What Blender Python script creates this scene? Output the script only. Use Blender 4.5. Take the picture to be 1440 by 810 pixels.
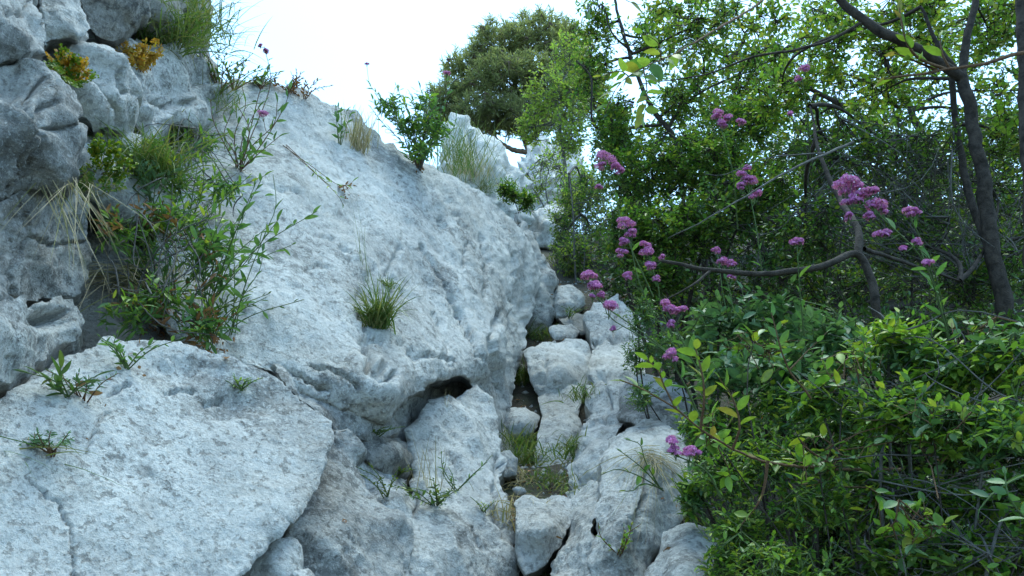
import bpy, math, random
import numpy as np
from mathutils import Vector, Matrix
from mathutils.geometry import delaunay_2d_cdt
from mathutils.bvhtree import BVHTree

for o in list(bpy.data.objects):
    bpy.data.objects.remove(o)
scene = bpy.context.scene
COL = scene.collection

# ------------------------------------------------------------------ camera, sky, sun, exposure
FPX, PITCH = 1200.0, math.radians(16.0)
cam_d = bpy.data.cameras.new('camera')
cam = bpy.data.objects.new('camera', cam_d)
COL.objects.link(cam)
cam_d.sensor_width = 36.0
cam_d.lens = 36.0 * FPX / 1440.0
cam_d.clip_start, cam_d.clip_end = 0.05, 2000
cam.location = (0, 0, 0)
cam.rotation_euler = (math.pi / 2 + PITCH, 0, 0)
scene.camera = cam

SUN_ELEV, SUN_AZ = math.radians(72), math.radians(20)      # azimuth from +Y towards +X
world = bpy.data.worlds.new('World')
scene.world = world
world.use_nodes = True
wn = world.node_tree.nodes
sky = wn.new('ShaderNodeTexSky')
sky.sky_type = 'NISHITA'
sky.sun_disc = False
sky.sun_elevation = SUN_ELEV
sky.sun_rotation = SUN_AZ
sky.altitude = 200
sky.air_density = 1.0
sky.dust_density = 1.5
sky.ozone_density = 1.0
bg = wn['Background']
bg.inputs['Strength'].default_value = 0.15
world.node_tree.links.new(sky.outputs['Color'], bg.inputs['Color'])

sun_d = bpy.data.lights.new('sun', 'SUN')
sun = bpy.data.objects.new('sun', sun_d)
COL.objects.link(sun)
sun_d.energy = 0.7
sun_d.angle = math.radians(28)
sun_d.color = (1.0, 0.96, 0.9)
sdir = Vector((math.sin(SUN_AZ) * math.cos(SUN_ELEV), math.cos(SUN_AZ) * math.cos(SUN_ELEV), math.sin(SUN_ELEV)))
sun.rotation_euler = sdir.to_track_quat('Z', 'Y').to_euler()
sun.location = sdir * 30

vs = scene.view_settings
vs.view_transform = 'Standard'
vs.look = 'None'
vs.exposure = 1.84
vs.gamma = 1.0
vs.use_curve_mapping = False
vs.use_white_balance = True            # the camera's cool white balance
vs.white_balance_temperature = 5950
vs.white_balance_tint = -10

# ------------------------------------------------------------------ helpers
SP, CP = math.sin(PITCH), math.cos(PITCH)
def P(px, py, Y):
    """world point seen at photo pixel (px,py), Y metres in front"""
    x = (np.asarray(px, float) - 720) / FPX
    y = (405 - np.asarray(py, float)) / FPX
    dy = CP - y * SP
    dz = SP + y * CP
    t = np.asarray(Y, float) / dy
    return np.stack(np.broadcast_arrays(x * t, dy * t, dz * t), -1)
def proj(p):
    p = np.asarray(p, float)
    f = p[..., 1] * CP + p[..., 2] * SP
    u = -p[..., 1] * SP + p[..., 2] * CP
    f = np.maximum(f, 1e-3)
    return 720 + p[..., 0] / f * FPX, 405 - u / f * FPX, f
def nrm(v):
    return v / np.maximum(np.linalg.norm(v, axis=-1, keepdims=True), 1e-9)
def hash3(i, j, k, s):
    h = (i * 374761393 + j * 668265263 + k * 2147483647 + s * 974634541) & 0xFFFFFFFF
    h = ((h ^ (h >> 13)) * 1274126177) & 0xFFFFFFFF
    return (h ^ (h >> 16)) & 0xFFFFFFFF
GR = nrm(np.random.default_rng(5).normal(size=(256, 3)))
def pnoise(p, seed=0):
    p = np.asarray(p, float)
    i0 = np.floor(p).astype(np.int64)
    f = p - i0
    w = f * f * f * (f * (f * 6 - 15) + 10)
    out = np.zeros(len(p))
    for a in (0, 1):
        for b in (0, 1):
            for c in (0, 1):
                g = GR[hash3(i0[:, 0] + a, i0[:, 1] + b, i0[:, 2] + c, seed) & 255]
                d = (g * (f - np.array([a, b, c]))).sum(1)
                wt = (w[:, 0] if a else 1 - w[:, 0]) * (w[:, 1] if b else 1 - w[:, 1]) * (w[:, 2] if c else 1 - w[:, 2])
                out += d * wt
    return out * 1.5
def fbm(p, octv=4, seed=0, gain=.5):
    s, a = 0, 1.0
    for o in range(octv):
        s = s + a * pnoise(p * 2 ** o + 17.3 * o, seed + o)
        a *= gain
    return s
def worley(p, seed=0):
    p = np.asarray(p, float)
    i0 = np.floor(p).astype(np.int64)
    d1 = np.full(len(p), 9.0); d2 = d1.copy(); val = np.zeros(len(p))
    for a in (-1, 0, 1):
        for b in (-1, 0, 1):
            for c in (-1, 0, 1):
                q = i0 + np.array([a, b, c])
                h1 = hash3(q[:, 0], q[:, 1], q[:, 2], seed)
                r = np.stack([(h1 & 1023) / 1023, ((h1 >> 10) & 1023) / 1023, ((h1 >> 20) & 1023) / 1023], -1)
                d = np.linalg.norm(q + r - p, axis=1)
                v = ((h1 >> 5) & 255) / 255
                nearer = d < d1
                d2 = np.where(nearer, d1, np.minimum(d2, d))
                val = np.where(nearer, v, val)
                d1 = np.where(nearer, d, d1)
    return d1, d2, val

def chip(p, seed=0, tilt=.75, c=.55):
    """continuous faceted noise: lower envelope of tilted paraboloids"""
    p = np.asarray(p, float)
    i0 = np.floor(p).astype(np.int64)
    best = np.full(len(p), 9.0)
    for a in (-1, 0, 1):
        for b in (-1, 0, 1):
            for cc in (-1, 0, 1):
                q = i0 + np.array([a, b, cc])
                h1 = hash3(q[:, 0], q[:, 1], q[:, 2], seed)
                r = np.stack([(h1 & 1023) / 1023, ((h1 >> 10) & 1023) / 1023, ((h1 >> 20) & 1023) / 1023], -1)
                g = GR[(h1 >> 7) & 255] * tilt
                d = p - q - r
                best = np.minimum(best, (g * d).sum(1) + c * (d * d).sum(1))
    return best

def mesh_data(name, V, F, mat, smooth=True):
    """F: list of (n,k) int arrays"""
    me = bpy.data.meshes.new(name)
    V = np.asarray(V, np.float32)
    me.vertices.add(len(V))
    me.vertices.foreach_set('co', V.ravel())
    F = [np.asarray(f, np.int32) for f in F if len(f)]
    loops = np.concatenate([f.ravel() for f in F])
    tot = np.concatenate([np.full(len(f), f.shape[1], np.int32) for f in F])
    start = np.concatenate([[0], np.cumsum(tot)[:-1]]).astype(np.int32)
    me.loops.add(len(loops))
    me.loops.foreach_set('vertex_index', loops)
    me.polygons.add(len(tot))
    me.polygons.foreach_set('loop_start', start)
    me.polygons.foreach_set('loop_total', tot)
    me.update(calc_edges=True)
    if smooth:
        me.polygons.foreach_set('use_smooth', np.ones(len(tot), bool))
    me.materials.append(mat)
    return me
def link(name, me, parent=None, loc=(0, 0, 0)):
    o = bpy.data.objects.new(name, me)
    COL.objects.link(o)
    o.location = loc
    if parent is not None:
        o.parent = parent
    return o
def tag(o, label=None, cat=None, group=None, kind=None):
    if label: o['label'] = label
    if cat: o['category'] = cat
    if group: o['group'] = group
    if kind: o['kind'] = kind
    return o
class Buf:
    """collects vertices and faces into one mesh"""
    def __init__(s): s.V = []; s.F = []; s.n = 0
    def add(s, V, F):
        V = np.asarray(V, float).reshape(-1, 3)
        for f in F:
            s.F.append(np.asarray(f) + s.n)
        s.V.append(V); s.n += len(V)
    def obj(s, name, mat, parent=None, org=(0, 0, 0), smooth=True, loc=(0, 0, 0)):
        if not s.n: return None
        V = np.concatenate(s.V) - np.asarray(org)
        by = {}
        for f in s.F: by.setdefault(f.shape[1], []).append(f)
        return link(name, mesh_data(name, V, [np.concatenate(x) for x in by.values()], mat, smooth), parent, loc)
def tubes(paths, radii, sides=4):
    """paths (n,K,3), radii (n,K) -> V,F"""
    paths = np.asarray(paths, float); n, K, _ = paths.shape
    T = np.gradient(paths, axis=1); T = nrm(T)
    ref = np.array([.31, .55, .77]); ref2 = np.array([.9, -.3, .2])
    use = np.abs((T * ref).sum(-1, keepdims=True)) > .95
    R = np.where(use, ref2, ref)
    A = nrm(np.cross(T, R)); B = np.cross(T, A)
    ang = np.arange(sides) * 2 * np.pi / sides
    ring = paths[:, :, None] + radii[:, :, None, None] * (np.cos(ang)[None, None, :, None] * A[:, :, None] + np.sin(ang)[None, None, :, None] * B[:, :, None])
    V = ring.reshape(-1, 3)
    idx = np.arange(n * K * sides).reshape(n, K, sides)
    a = idx[:, :-1]; b = idx[:, 1:]
    F = np.stack([a, np.roll(a, -1, 2), np.roll(b, -1, 2), b], -1).reshape(-1, 4)
    cap = idx[:, -1]
    Fs = [F]
    if sides == 3: Fs.append(cap)
    elif sides == 4: Fs = [np.concatenate([F, cap])]
    else:
        Fs.append(np.stack([np.repeat(cap[:, :1], sides - 2, 1), cap[:, 1:-1], cap[:, 2:]], -1).reshape(-1, 3))
    return V, Fs
def smooth_path(pts, K):
    """Catmull-Rom through pts, K samples"""
    p = np.asarray(pts, float)
    if len(p) == 2:
        t = np.linspace(0, 1, K)[:, None]
        return p[0] * (1 - t) + p[1] * t
    q = np.concatenate([[2 * p[0] - p[1]], p, [2 * p[-1] - p[-2]]])
    seg = np.linalg.norm(np.diff(p, axis=0), axis=1); cum = np.concatenate([[0], np.cumsum(seg)])
    s = np.linspace(0, cum[-1], K)
    i = np.clip(np.searchsorted(cum, s, side='right') - 1, 0, len(p) - 2)
    t = ((s - cum[i]) / np.maximum(seg[i], 1e-9))[:, None]
    a, b, c, d = q[i], q[i + 1], q[i + 2], q[i + 3]
    return .5 * ((2 * b) + (c - a) * t + (2 * a - 5 * b + 4 * c - d) * t ** 2 + (-a + 3 * b - 3 * c + d) * t ** 3)

# ------------------------------------------------------------------ materials
def ramp(nt, stops):
    r = nt.nodes.new('ShaderNodeValToRGB')
    e = r.color_ramp.elements
    while len(e) < len(stops): e.new(0.5)
    for el, (p, c) in zip(e, stops):
        el.position = p; el.color = (*c, 1) if len(c) == 3 else c
    return r
def noise(nt, scale, detail, vec, rough=.6, dist=0):
    n = nt.nodes.new('ShaderNodeTexNoise')
    n.inputs['Scale'].default_value = scale; n.inputs['Detail'].default_value = detail
    n.inputs['Roughness'].default_value = rough; n.inputs['Distortion'].default_value = dist
    nt.links.new(vec, n.inputs['Vector'])
    return n.outputs['Fac']
def mix(nt, fac, a, b, mode='MIX'):
    m = nt.nodes.new('ShaderNodeMix'); m.data_type = 'RGBA'; m.blend_type = mode
    for sock, v in ((m.inputs[0], fac), (m.inputs[6], a), (m.inputs[7], b)):
        if isinstance(v, (int, float)): sock.default_value = v
        elif isinstance(v, tuple): sock.default_value = (*v, 1)
        else: nt.links.new(v, sock)
    return m.outputs[2]
def math_n(nt, op, a, b):
    m = nt.nodes.new('ShaderNodeMath'); m.operation = op
    for s, v in ((m.inputs[0], a), (m.inputs[1], b)):
        if isinstance(v, (int, float)): s.default_value = v
        else: nt.links.new(v, s)
    return m.outputs[0]
def new_mat(name):
    m = bpy.data.materials.new(name); m.use_nodes = True
    nt = m.node_tree; nt.nodes.clear()
    out = nt.nodes.new('ShaderNodeOutputMaterial')
    return m, nt, out
def rock_mat(name, light=(.57, .57, .545), mid=(.46, .46, .44), dark=(.30, .30, .285), tan=(.34, .29, .22), lich=.5, bump=1.0, tanw=.35):
    m, nt, out = new_mat(name)
    tc = nt.nodes.new('ShaderNodeTexCoord'); ge = nt.nodes.new('ShaderNodeNewGeometry')
    v = ge.outputs['Position']
    n1 = noise(nt, 1.7, 6, v, .6, .3); n2 = noise(nt, 7, 8, v, .7, .1); n3 = noise(nt, 34, 6, v, .7); n4 = noise(nt, 120, 5, v, .75)
    s = math_n(nt, 'ADD', math_n(nt, 'MULTIPLY', n1, .5), math_n(nt, 'ADD', math_n(nt, 'MULTIPLY', n2, .32), math_n(nt, 'MULTIPLY', n3, .18)))
    r = ramp(nt, [(.37, dark), (.45, mid), (.53, light), (.62, tuple(min(1, c * 1.12) for c in light))])
    nt.links.new(s, r.inputs[0])
    # tan stain
    t = noise(nt, 2.6, 5, v, .65, .6)
    tr = ramp(nt, [(.52, (0, 0, 0)), (.70, (tanw,) * 3)]); nt.links.new(t, tr.inputs[0])
    c = mix(nt, tr.outputs[0], r.outputs[0], tan)
    # black crustose lichen blotches
    l1 = noise(nt, 16, 7, v, .74, .15); l2 = noise(nt, 2.2, 3, v, .5)
    l = math_n(nt, 'ADD', math_n(nt, 'MULTIPLY', l1, .62), math_n(nt, 'MULTIPLY', l2, .38))
    lr = ramp(nt, [(.53, (0, 0, 0)), (.585, (lich,) * 3)]); nt.links.new(l, lr.inputs[0])
    c = mix(nt, lr.outputs[0], c, (.085, .085, .08))
    # rain streaks running down the face
    mp = nt.nodes.new('ShaderNodeMapping'); mp.inputs['Scale'].default_value = (9, 9, 1.3); mp.inputs['Rotation'].default_value = (.35, .2, 0)
    nt.links.new(v, mp.inputs['Vector'])
    sn = noise(nt, 1.0, 4, mp.outputs[0], .6)
    sr = ramp(nt, [(.54, (0, 0, 0)), (.68, (.35,) * 3)]); nt.links.new(sn, sr.inputs[0])
    c = mix(nt, sr.outputs[0], c, (.22, .215, .20))
    fm = ramp(nt, [(.42, (.25,) * 3), (.60, (1, 1, 1))]); nt.links.new(noise(nt, 1.1, 3, v, .55), fm.inputs[0])
    # pits and dark flecks
    fl = noise(nt, 42, 6, v, .72, 0); f2 = noise(nt, 90, 4, v, .65, 0)
    pr = ramp(nt, [(.38, (.55,) * 3), (.43, (0, 0, 0))]); nt.links.new(fl, pr.inputs[0])
    c = mix(nt, math_n(nt, 'MULTIPLY', pr.outputs[0], fm.outputs[0]), c, (.15, .145, .135))
    p2 = ramp(nt, [(.38, (.38,) * 3), (.44, (0, 0, 0))]); nt.links.new(f2, p2.inputs[0])
    c = mix(nt, math_n(nt, 'MULTIPLY', p2.outputs[0], fm.outputs[0]), c, (.20, .195, .18))
    p3 = ramp(nt, [(.56, (0, 0, 0)), (.62, (.4,) * 3)]); nt.links.new(f2, p3.inputs[0])
    c = mix(nt, p3.outputs[0], c, tuple(min(.8, q * 1.25) for q in light))
    bs = nt.nodes.new('ShaderNodeBsdfPrincipled')
    nt.links.new(c, bs.inputs['Base Color'])
    bs.inputs['Roughness'].default_value = .88
    bs.inputs['Specular IOR Level'].default_value = .25
    h = math_n(nt, 'ADD', math_n(nt, 'MULTIPLY', n2, .8), math_n(nt, 'ADD', math_n(nt, 'MULTIPLY', n3, .55), math_n(nt, 'MULTIPLY', n4, .42)))
    h = math_n(nt, 'SUBTRACT', h, math_n(nt, 'ADD', math_n(nt, 'MULTIPLY', pr.outputs[0], .35), math_n(nt, 'MULTIPLY', p2.outputs[0], .16)))
    b = nt.nodes.new('ShaderNodeBump'); b.inputs['Strength'].default_value = 1.0; b.inputs['Distance'].default_value = .022 * bump
    nt.links.new(h, b.inputs['Height']); nt.links.new(b.outputs[0], bs.inputs['Normal'])
    nt.links.new(bs.outputs[0], out.inputs[0])
    return m
def leaf_mat(name, cols, trans=.35, rough=.42, spec=.4, gain=1.5):
    m, nt, out = new_mat(name)
    ge = nt.nodes.new('ShaderNodeNewGeometry'); oi = nt.nodes.new('ShaderNodeObjectInfo')
    rnd = math_n(nt, 'FRACT', math_n(nt, 'ADD', ge.outputs['Random Per Island'], oi.outputs['Random']), 0)
    n = len(cols); cols = [(c[0] * gain * 1.12, c[1] * gain * 1.05, c[2] * gain * (.75 if c[1] > c[0] else 1)) for c in cols]
    r = ramp(nt, [((i + .5) / n, c) for i, c in enumerate(cols)])
    nt.links.new(rnd, r.inputs[0])
    nz = noise(nt, 60, 3, ge.outputs['Position'], .6)
    nr = ramp(nt, [(.3, (.72,) * 3), (.7, (1.15,) * 3)]); nt.links.new(nz, nr.inputs[0])
    c = mix(nt, 1.0, r.outputs[0], nr.outputs[0], 'MULTIPLY')
    bs = nt.nodes.new('ShaderNodeBsdfPrincipled')
    nt.links.new(c, bs.inputs['Base Color'])
    bs.inputs['Roughness'].default_value = rough; bs.inputs['Specular IOR Level'].default_value = spec
    tr = nt.nodes.new('ShaderNodeBsdfTranslucent')
    c2 = mix(nt, 1.0, c, (1.25, 1.35, .7), 'MULTIPLY')
    nt.links.new(c2, tr.inputs[0])
    mx = nt.nodes.new('ShaderNodeMixShader'); mx.inputs[0].default_value = trans
    nt.links.new(bs.outputs[0], mx.inputs[1]); nt.links.new(tr.outputs[0], mx.inputs[2])
    nt.links.new(mx.outputs[0], out.inputs[0])
    return m
def bark_mat(name, a, b, scale=18):
    m, nt, out = new_mat(name)
    ge = nt.nodes.new('ShaderNodeNewGeometry'); v = ge.outputs['Position']
    n1 = noise(nt, scale, 6, v, .7, .5); n2 = noise(nt, scale * 6, 3, v)
    r = ramp(nt, [(.35, a), (.65, b)]); nt.links.new(n1, r.inputs[0])
    bs = nt.nodes.new('ShaderNodeBsdfPrincipled'); nt.links.new(r.outputs[0], bs.inputs['Base Color'])
    bs.inputs['Roughness'].default_value = .85; bs.inputs['Specular IOR Level'].default_value = .2
    bp = nt.nodes.new('ShaderNodeBump'); bp.inputs['Strength'].default_value = .7; bp.inputs['Distance'].default_value = .006
    nt.links.new(math_n(nt, 'ADD', n1, n2), bp.inputs['Height']); nt.links.new(bp.outputs[0], bs.inputs['Normal'])
    nt.links.new(bs.outputs[0], out.inputs[0])
    return m
def soil_mat():
    m, nt, out = new_mat('soil')
    ge = nt.nodes.new('ShaderNodeNewGeometry'); v = ge.outputs['Position']
    n1 = noise(nt, 3, 6, v, .65); n2 = noise(nt, 30, 6, v, .7)
    s = math_n(nt, 'ADD', math_n(nt, 'MULTIPLY', n1, .5), math_n(nt, 'MULTIPLY', n2, .5))
    r = ramp(nt, [(.35, (.025, .02, .014)), (.5, (.06, .05, .033)), (.60, (.05, .06, .025)), (.72, (.16, .14, .11))]); nt.links.new(s, r.inputs[0])
    bs = nt.nodes.new('ShaderNodeBsdfPrincipled'); nt.links.new(r.outputs[0], bs.inputs['Base Color'])
    bs.inputs['Roughness'].default_value = .95
    bp = nt.nodes.new('ShaderNodeBump'); bp.inputs['Strength'].default_value = 1; bp.inputs['Distance'].default_value = .03
    nt.links.new(n2, bp.inputs['Height']); nt.links.new(bp.outputs[0], bs.inputs['Normal'])
    nt.links.new(bs.outputs[0], out.inputs[0])
    return m
M = {}
M['rock'] = rock_mat('limestone')
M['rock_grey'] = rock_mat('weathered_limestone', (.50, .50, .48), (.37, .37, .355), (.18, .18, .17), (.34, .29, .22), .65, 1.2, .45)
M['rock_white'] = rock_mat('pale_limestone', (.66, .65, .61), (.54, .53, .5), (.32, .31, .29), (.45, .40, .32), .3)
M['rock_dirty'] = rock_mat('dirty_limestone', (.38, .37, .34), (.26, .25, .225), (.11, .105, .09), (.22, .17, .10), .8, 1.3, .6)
M['soil'] = soil_mat()
M['leaf_fresh'] = leaf_mat('fresh_leaf', [(.06, .115, .025), (.09, .16, .03), (.125, .20, .035), (.075, .14, .03), (.17, .21, .04)], gain=1.8)
M['leaf_dark'] = leaf_mat('dark_leaf', [(.03, .065, .022), (.05, .095, .03), (.07, .125, .035), (.04, .08, .03), (.09, .12, .03)], .3, .35, .5)
M['leaf_blue'] = leaf_mat('blue_green_leaf', [(.05, .105, .06), (.07, .13, .075), (.045, .09, .055), (.09, .15, .08)], .3, .45)
M['leaf_small'] = leaf_mat('shrub_leaf', [(.035, .085, .022), (.065, .135, .028), (.10, .18, .03), (.05, .10, .03), (.14, .18, .03)], .38, .35, .5)
M['leaf_canopy'] = leaf_mat('canopy_leaf', [(.06, .12, .03), (.10, .17, .035), (.14, .20, .045), (.08, .13, .045), (.16, .17, .04)], .5, .4)
M['leaf_red'] = leaf_mat('red_tipped_leaf', [(.08, .14, .03), (.11, .16, .03), (.10, .15, .03), (.15, .11, .035), (.12, .18, .035), (.09, .15, .035)], .4)
M['leaf_pine'] = leaf_mat('pine_needles', [(.11, .128, .10), (.13, .15, .115), (.15, .17, .125), (.10, .118, .09)], .5, .7, .1, 2.0)  # needle colour greyed and paled to stand in for distance haze
M['leaf_olive'] = leaf_mat('pale_tree_leaf', [(.10, .15, .05), (.13, .19, .05), (.16, .21, .06), (.12, .14, .06)], .5, .5, .3, 1.9)
M['leaf_val'] = leaf_mat('valerian_leaf', [(.055, .115, .05), (.075, .145, .06), (.10, .17, .055), (.06, .12, .045)], .35, .5)
M['leaf_sedum'] = leaf_mat('spurge_leaf', [(.07, .13, .085), (.09, .16, .10), (.06, .11, .07)], .15, .6)
M['leaf_fern'] = leaf_mat('fern_green', [(.05, .11, .015), (.10, .15, .015), (.15, .17, .02), (.045, .09, .015)], .4, .5)
M['leaf_gold'] = leaf_mat('fern_gold', [(.38, .22, .03), (.45, .30, .04), (.30, .16, .025), (.40, .33, .05)], .4, .6, .3, 1.0)
M['leaf_dead'] = leaf_mat('dead_leaf', [(.13, .075, .035), (.18, .11, .05), (.09, .055, .03), (.20, .12, .07)], .2, .8, .1)
M['grass'] = leaf_mat('grass_green', [(.06, .11, .035), (.085, .14, .045), (.12, .16, .06), (.15, .16, .08)], .35, .5, .3, 1.25)
M['grass_dry'] = leaf_mat('grass_dry', [(.26, .23, .16), (.33, .29, .20), (.20, .18, .12), (.14, .15, .07)], .25, .7, .2)
M['petal'] = leaf_mat('valerian_petal', [(.42, .14, .44), (.52, .22, .54), (.36, .10, .38), (.58, .32, .60)], .3, .6, .2, 1.0)
M['moss'] = leaf_mat('moss', [(.08, .12, .02), (.13, .17, .025), (.06, .09, .02)], .2, .8, .1)
M['bark'] = bark_mat('bark_brown', (.018, .015, .012), (.07, .057, .047), 30)
M['bark_grey'] = bark_mat('bark_grey', (.06, .057, .052), (.16, .15, .138), 25)
M['stem'] = bark_mat('green_stem', (.07, .11, .04), (.12, .16, .06), 40)
M['stem_red'] = bark_mat('reddish_twig', (.09, .05, .03), (.17, .11, .06), 40)
M['bark_pine'] = bark_mat('pine_bark', (.10, .075, .055), (.22, .17, .13), 8)

# ------------------------------------------------------------------ ground
def sm(a, b, x):
    t = np.clip((x - a) / (b - a), 0, 1)
    return t * t * (3 - 2 * t)
GP = np.array([(-420, -60), (-120, -42), (-15, -9.2), (0, -1.75), (3, -.32), (3.5, .06), (4.5, .40), (5.2, .86), (5.9, 1.30), (6.5, 1.70), (8, 2.5), (10, 3.45), (13, 4.6), (32, 10.6), (80, 4), (460, -40)], float)
def ground_z(x, y):
    z = np.interp(y, GP[:, 0], GP[:, 1])
    gx = .05 + .06 * y                                     # line of the gully
    rr = np.maximum(x - gx - .35, 0); ll = np.maximum(gx - .5 - x, 0)
    z = z + .06 * np.minimum(rr, 6) * sm(1, 3, y) + .28 * np.minimum(ll, 5) * sm(1.5, 5, y)
    z = z - .03 * np.maximum(np.abs(x) - 30, 0)
    return z
def build_ground():
    s = np.linspace(-1, 1, 261)
    g = np.sinh(s * 6.2) / np.sinh(6.2) * 420
    X, Yg = np.meshgrid(g, g + 3.0)
    x, y = X.ravel(), Yg.ravel()
    p = np.stack([x, y, np.zeros_like(x)], -1)
    z = ground_z(x, y) + .05 * fbm(p * 1.5, 3, 3) + .5 * fbm(p * .08, 3, 9) * sm(8, 40, np.hypot(x, y))
    z = np.maximum(z, -60)
    n = len(g)
    i = np.arange(n * n).reshape(n, n)
    F = np.stack([i[:-1, :-1], i[:-1, 1:], i[1:, 1:], i[1:, :-1]], -1).reshape(-1, 4)
    V = np.stack([x, y, z], -1)
    o = link('hillside_ground', mesh_data('hillside_ground', V, [F], M['soil']))
    tag(o, 'brown earth hillside climbing between the rocks', 'ground', kind='structure')
    return V, F
GROUND_V, GROUND_F = build_ground()

# ------------------------------------------------------------------ rocks
SOLID_V, SOLID_F, SOLID_N = [], [], 0
def tps(c, v):
    n = len(c)
    c = c / 300.
    d = np.linalg.norm(c[:, None] - c[None], axis=-1)
    K = np.where(d > 0, d * d * np.log(np.maximum(d, 1e-9)), 0) + np.eye(n) * .004
    Pm = np.concatenate([np.ones((n, 1)), c], 1)
    A = np.block([[K, Pm], [Pm.T, np.zeros((3, 3))]])
    w = np.linalg.solve(A, np.concatenate([v, np.zeros(3)]))
    def f(q):
        q = q / 300.
        d = np.linalg.norm(q[:, None] - c[None], axis=-1)
        return np.where(d > 0, d * d * np.log(np.maximum(d, 1e-9)), 0) @ w[:n] + w[n] + q @ w[n + 1:]
    return f
def seg_dist(q, a, b):
    ab = b - a
    t = np.clip(((q - a) @ ab) / max(ab @ ab, 1e-9), 0, 1)
    return np.linalg.norm(q - a - t[:, None] * ab, axis=1)
def rock(name, label, outline, inner=(), thick=.6, rnd=12, amp=1.0, cracks=(), step=4.0, mat='rock', facet=0., streak=0.,
         jit=3.0, seed=1, group=None, cat='rock', sdir=(.35, -.5, -.8), dents=(), bdir=(0, .15, -.25), ledge=None):
    global SOLID_N
    rg = np.random.default_rng(seed)
    ctl = np.array(list(outline) + list(inner), float)
    fY = tps(ctl[:, :2], ctl[:, 2])
    O = np.array(outline, float)[:, :2]
    pts = []
    for i in range(len(O)):
        a, b = O[i], O[(i + 1) % len(O)]
        k = max(1, int(np.linalg.norm(b - a) / step))
        for j in range(k): pts.append(a + (b - a) * j / k)
    B = np.array(pts)
    q = np.concatenate([B / 26., np.full((len(B), 1), seed * 3.7)], 1)
    q2 = np.concatenate([B / 9., np.full((len(B), 1), seed * 1.7)], 1)
    B = B + np.stack([pnoise(q, 1) + .4 * pnoise(q2, 5), pnoise(q, 2) + .4 * pnoise(q2, 6)], -1) * jit
    lo, hi = B.min(0), B.max(0)
    gx = np.arange(lo[0], hi[0], step); gy = np.arange(lo[1], hi[1], step * .87)
    X, Yg = np.meshgrid(gx, gy); X[1::2] += step / 2
    G = np.stack([X.ravel(), Yg.ravel()], -1) + rg.uniform(-.2, .2, (X.size, 2)) * step
    ins = np.zeros(len(G), bool); dist = np.full(len(G), 1e9)
    for i in range(len(B)):
        a, b = B[i], B[(i + 1) % len(B)]
        dist = np.minimum(dist, seg_dist(G, a, b))
        cr = (a[1] > G[:, 1]) != (b[1] > G[:, 1])
        with np.errstate(divide='ignore', invalid='ignore'):
            xi = a[0] + (G[:, 1] - a[1]) * (b[0] - a[0]) / (b[1] - a[1])
        ins ^= cr & (G[:, 0] < xi)
    keep = ins & (dist > step * .6)
    G, dist = G[keep], dist[keep]
    allp = np.concatenate([B, G])
    res = delaunay_2d_cdt([Vector(p) for p in allp], [], [list(range(len(B)))], 1, 1e-4)
    V2 = np.array([(v.x, v.y) for v in res[0]]); T = np.array([f for f in res[2] if len(f) == 3], int)
    inv = np.full(len(allp), -1)
    for i, ov in enumerate(res[3]):
        for k in ov: inv[k] = i
    D = np.zeros(len(V2)); okk = inv[len(B):]; D[okk[okk >= 0]] = dist[okk >= 0]
    Y = fY(V2)
    t = np.clip(D / rnd, 0, 1)
    Y = Y + rnd * Y / FPX * 1.3 * (1 - np.sqrt(np.maximum(0, 1 - (1 - t) ** 2)))
    V = P(V2[:, 0], V2[:, 1], Y)
    def vnormal(V):
        fn = np.cross(V[T[:, 1]] - V[T[:, 0]], V[T[:, 2]] - V[T[:, 0]])
        N = np.zeros_like(V)
        for k in range(3): np.add.at(N, T[:, k], fn)
        N = nrm(N)
        return np.where(((N * V).sum(1) > 0)[:, None], -N, N)
    N = vnormal(V)
    sc = (Y / 3.5) ** .7
    so = seed * 11.3
    disp = .045 * fbm(V * 2.0 + so, 3, seed) + .020 * fbm(V * 7 + so, 3, seed + 3) * sc
    rd = 1 - np.abs(pnoise(V * 16 + so, seed + 7)) * 2
    disp += .006 * rd * sc
    pit = np.clip(pnoise(V * 24 + so, seed + 8) - .38, 0, 1)
    disp -= .035 * pit * sc
    cw = np.array([1, 1, 1.3])
    wv = .25 * np.stack([pnoise(V * 3, 1), pnoise(V * 3, 2), pnoise(V * 3, 3)], -1)
    disp += facet * .034 * chip(V * 6 * cw + so + wv, seed + 9) * np.minimum(sc, 1.2)
    disp += (.4 + facet) * .075 * (chip(V * 2.6 * cw + so + wv, seed) + .1) + (.9 + facet) * .018 * chip(V * 8 * cw + so + wv * 2, seed + 4) * sc + .007 * chip(V * 21 + so, seed + 6) * sc
    # broken ledges: plates that overlap like shingles
    led = ledge if ledge is not None else .10 + .5 * facet
    if led:
        rq = np.random.default_rng(seed + 400)
        for fq, am in ((3.5, .030), (8.0, .014)):
            w = nrm(np.array([rq.normal() * .5, rq.normal() * .3, 1.0 + .3 * rq.normal()]))
            if rq.random() < .35: w = nrm(np.array([1.0, rq.normal() * .3, rq.normal() * .5]))
            u = (V @ w) * fq + .55 * fbm(V * 1.3 * fq / 3.5 + so, 3, seed + 51)
            fr = u - np.floor(u)
            lv = hash3(np.floor(u).astype(np.int64), np.zeros(len(u), np.int64), np.zeros(len(u), np.int64), seed) / 0xFFFFFFFF
            msk = np.clip(pnoise(V * 2.2 + so + fq, seed + 53) * 1.6 + .55, 0, 1.3)
            disp += led * am * msk * (.4 + lv) * (fr - 1.0 * sm(.90, 1.0, fr))
        cn = np.abs(fbm(V * 2.4 + so, 3, seed + 55))
        disp -= max(0, led - .4) * .035 * np.exp(-(cn / .022) ** 2) * np.clip(pnoise(V * 1.3 + so, seed + 56) * 2 + .4, 0, 1)
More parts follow.
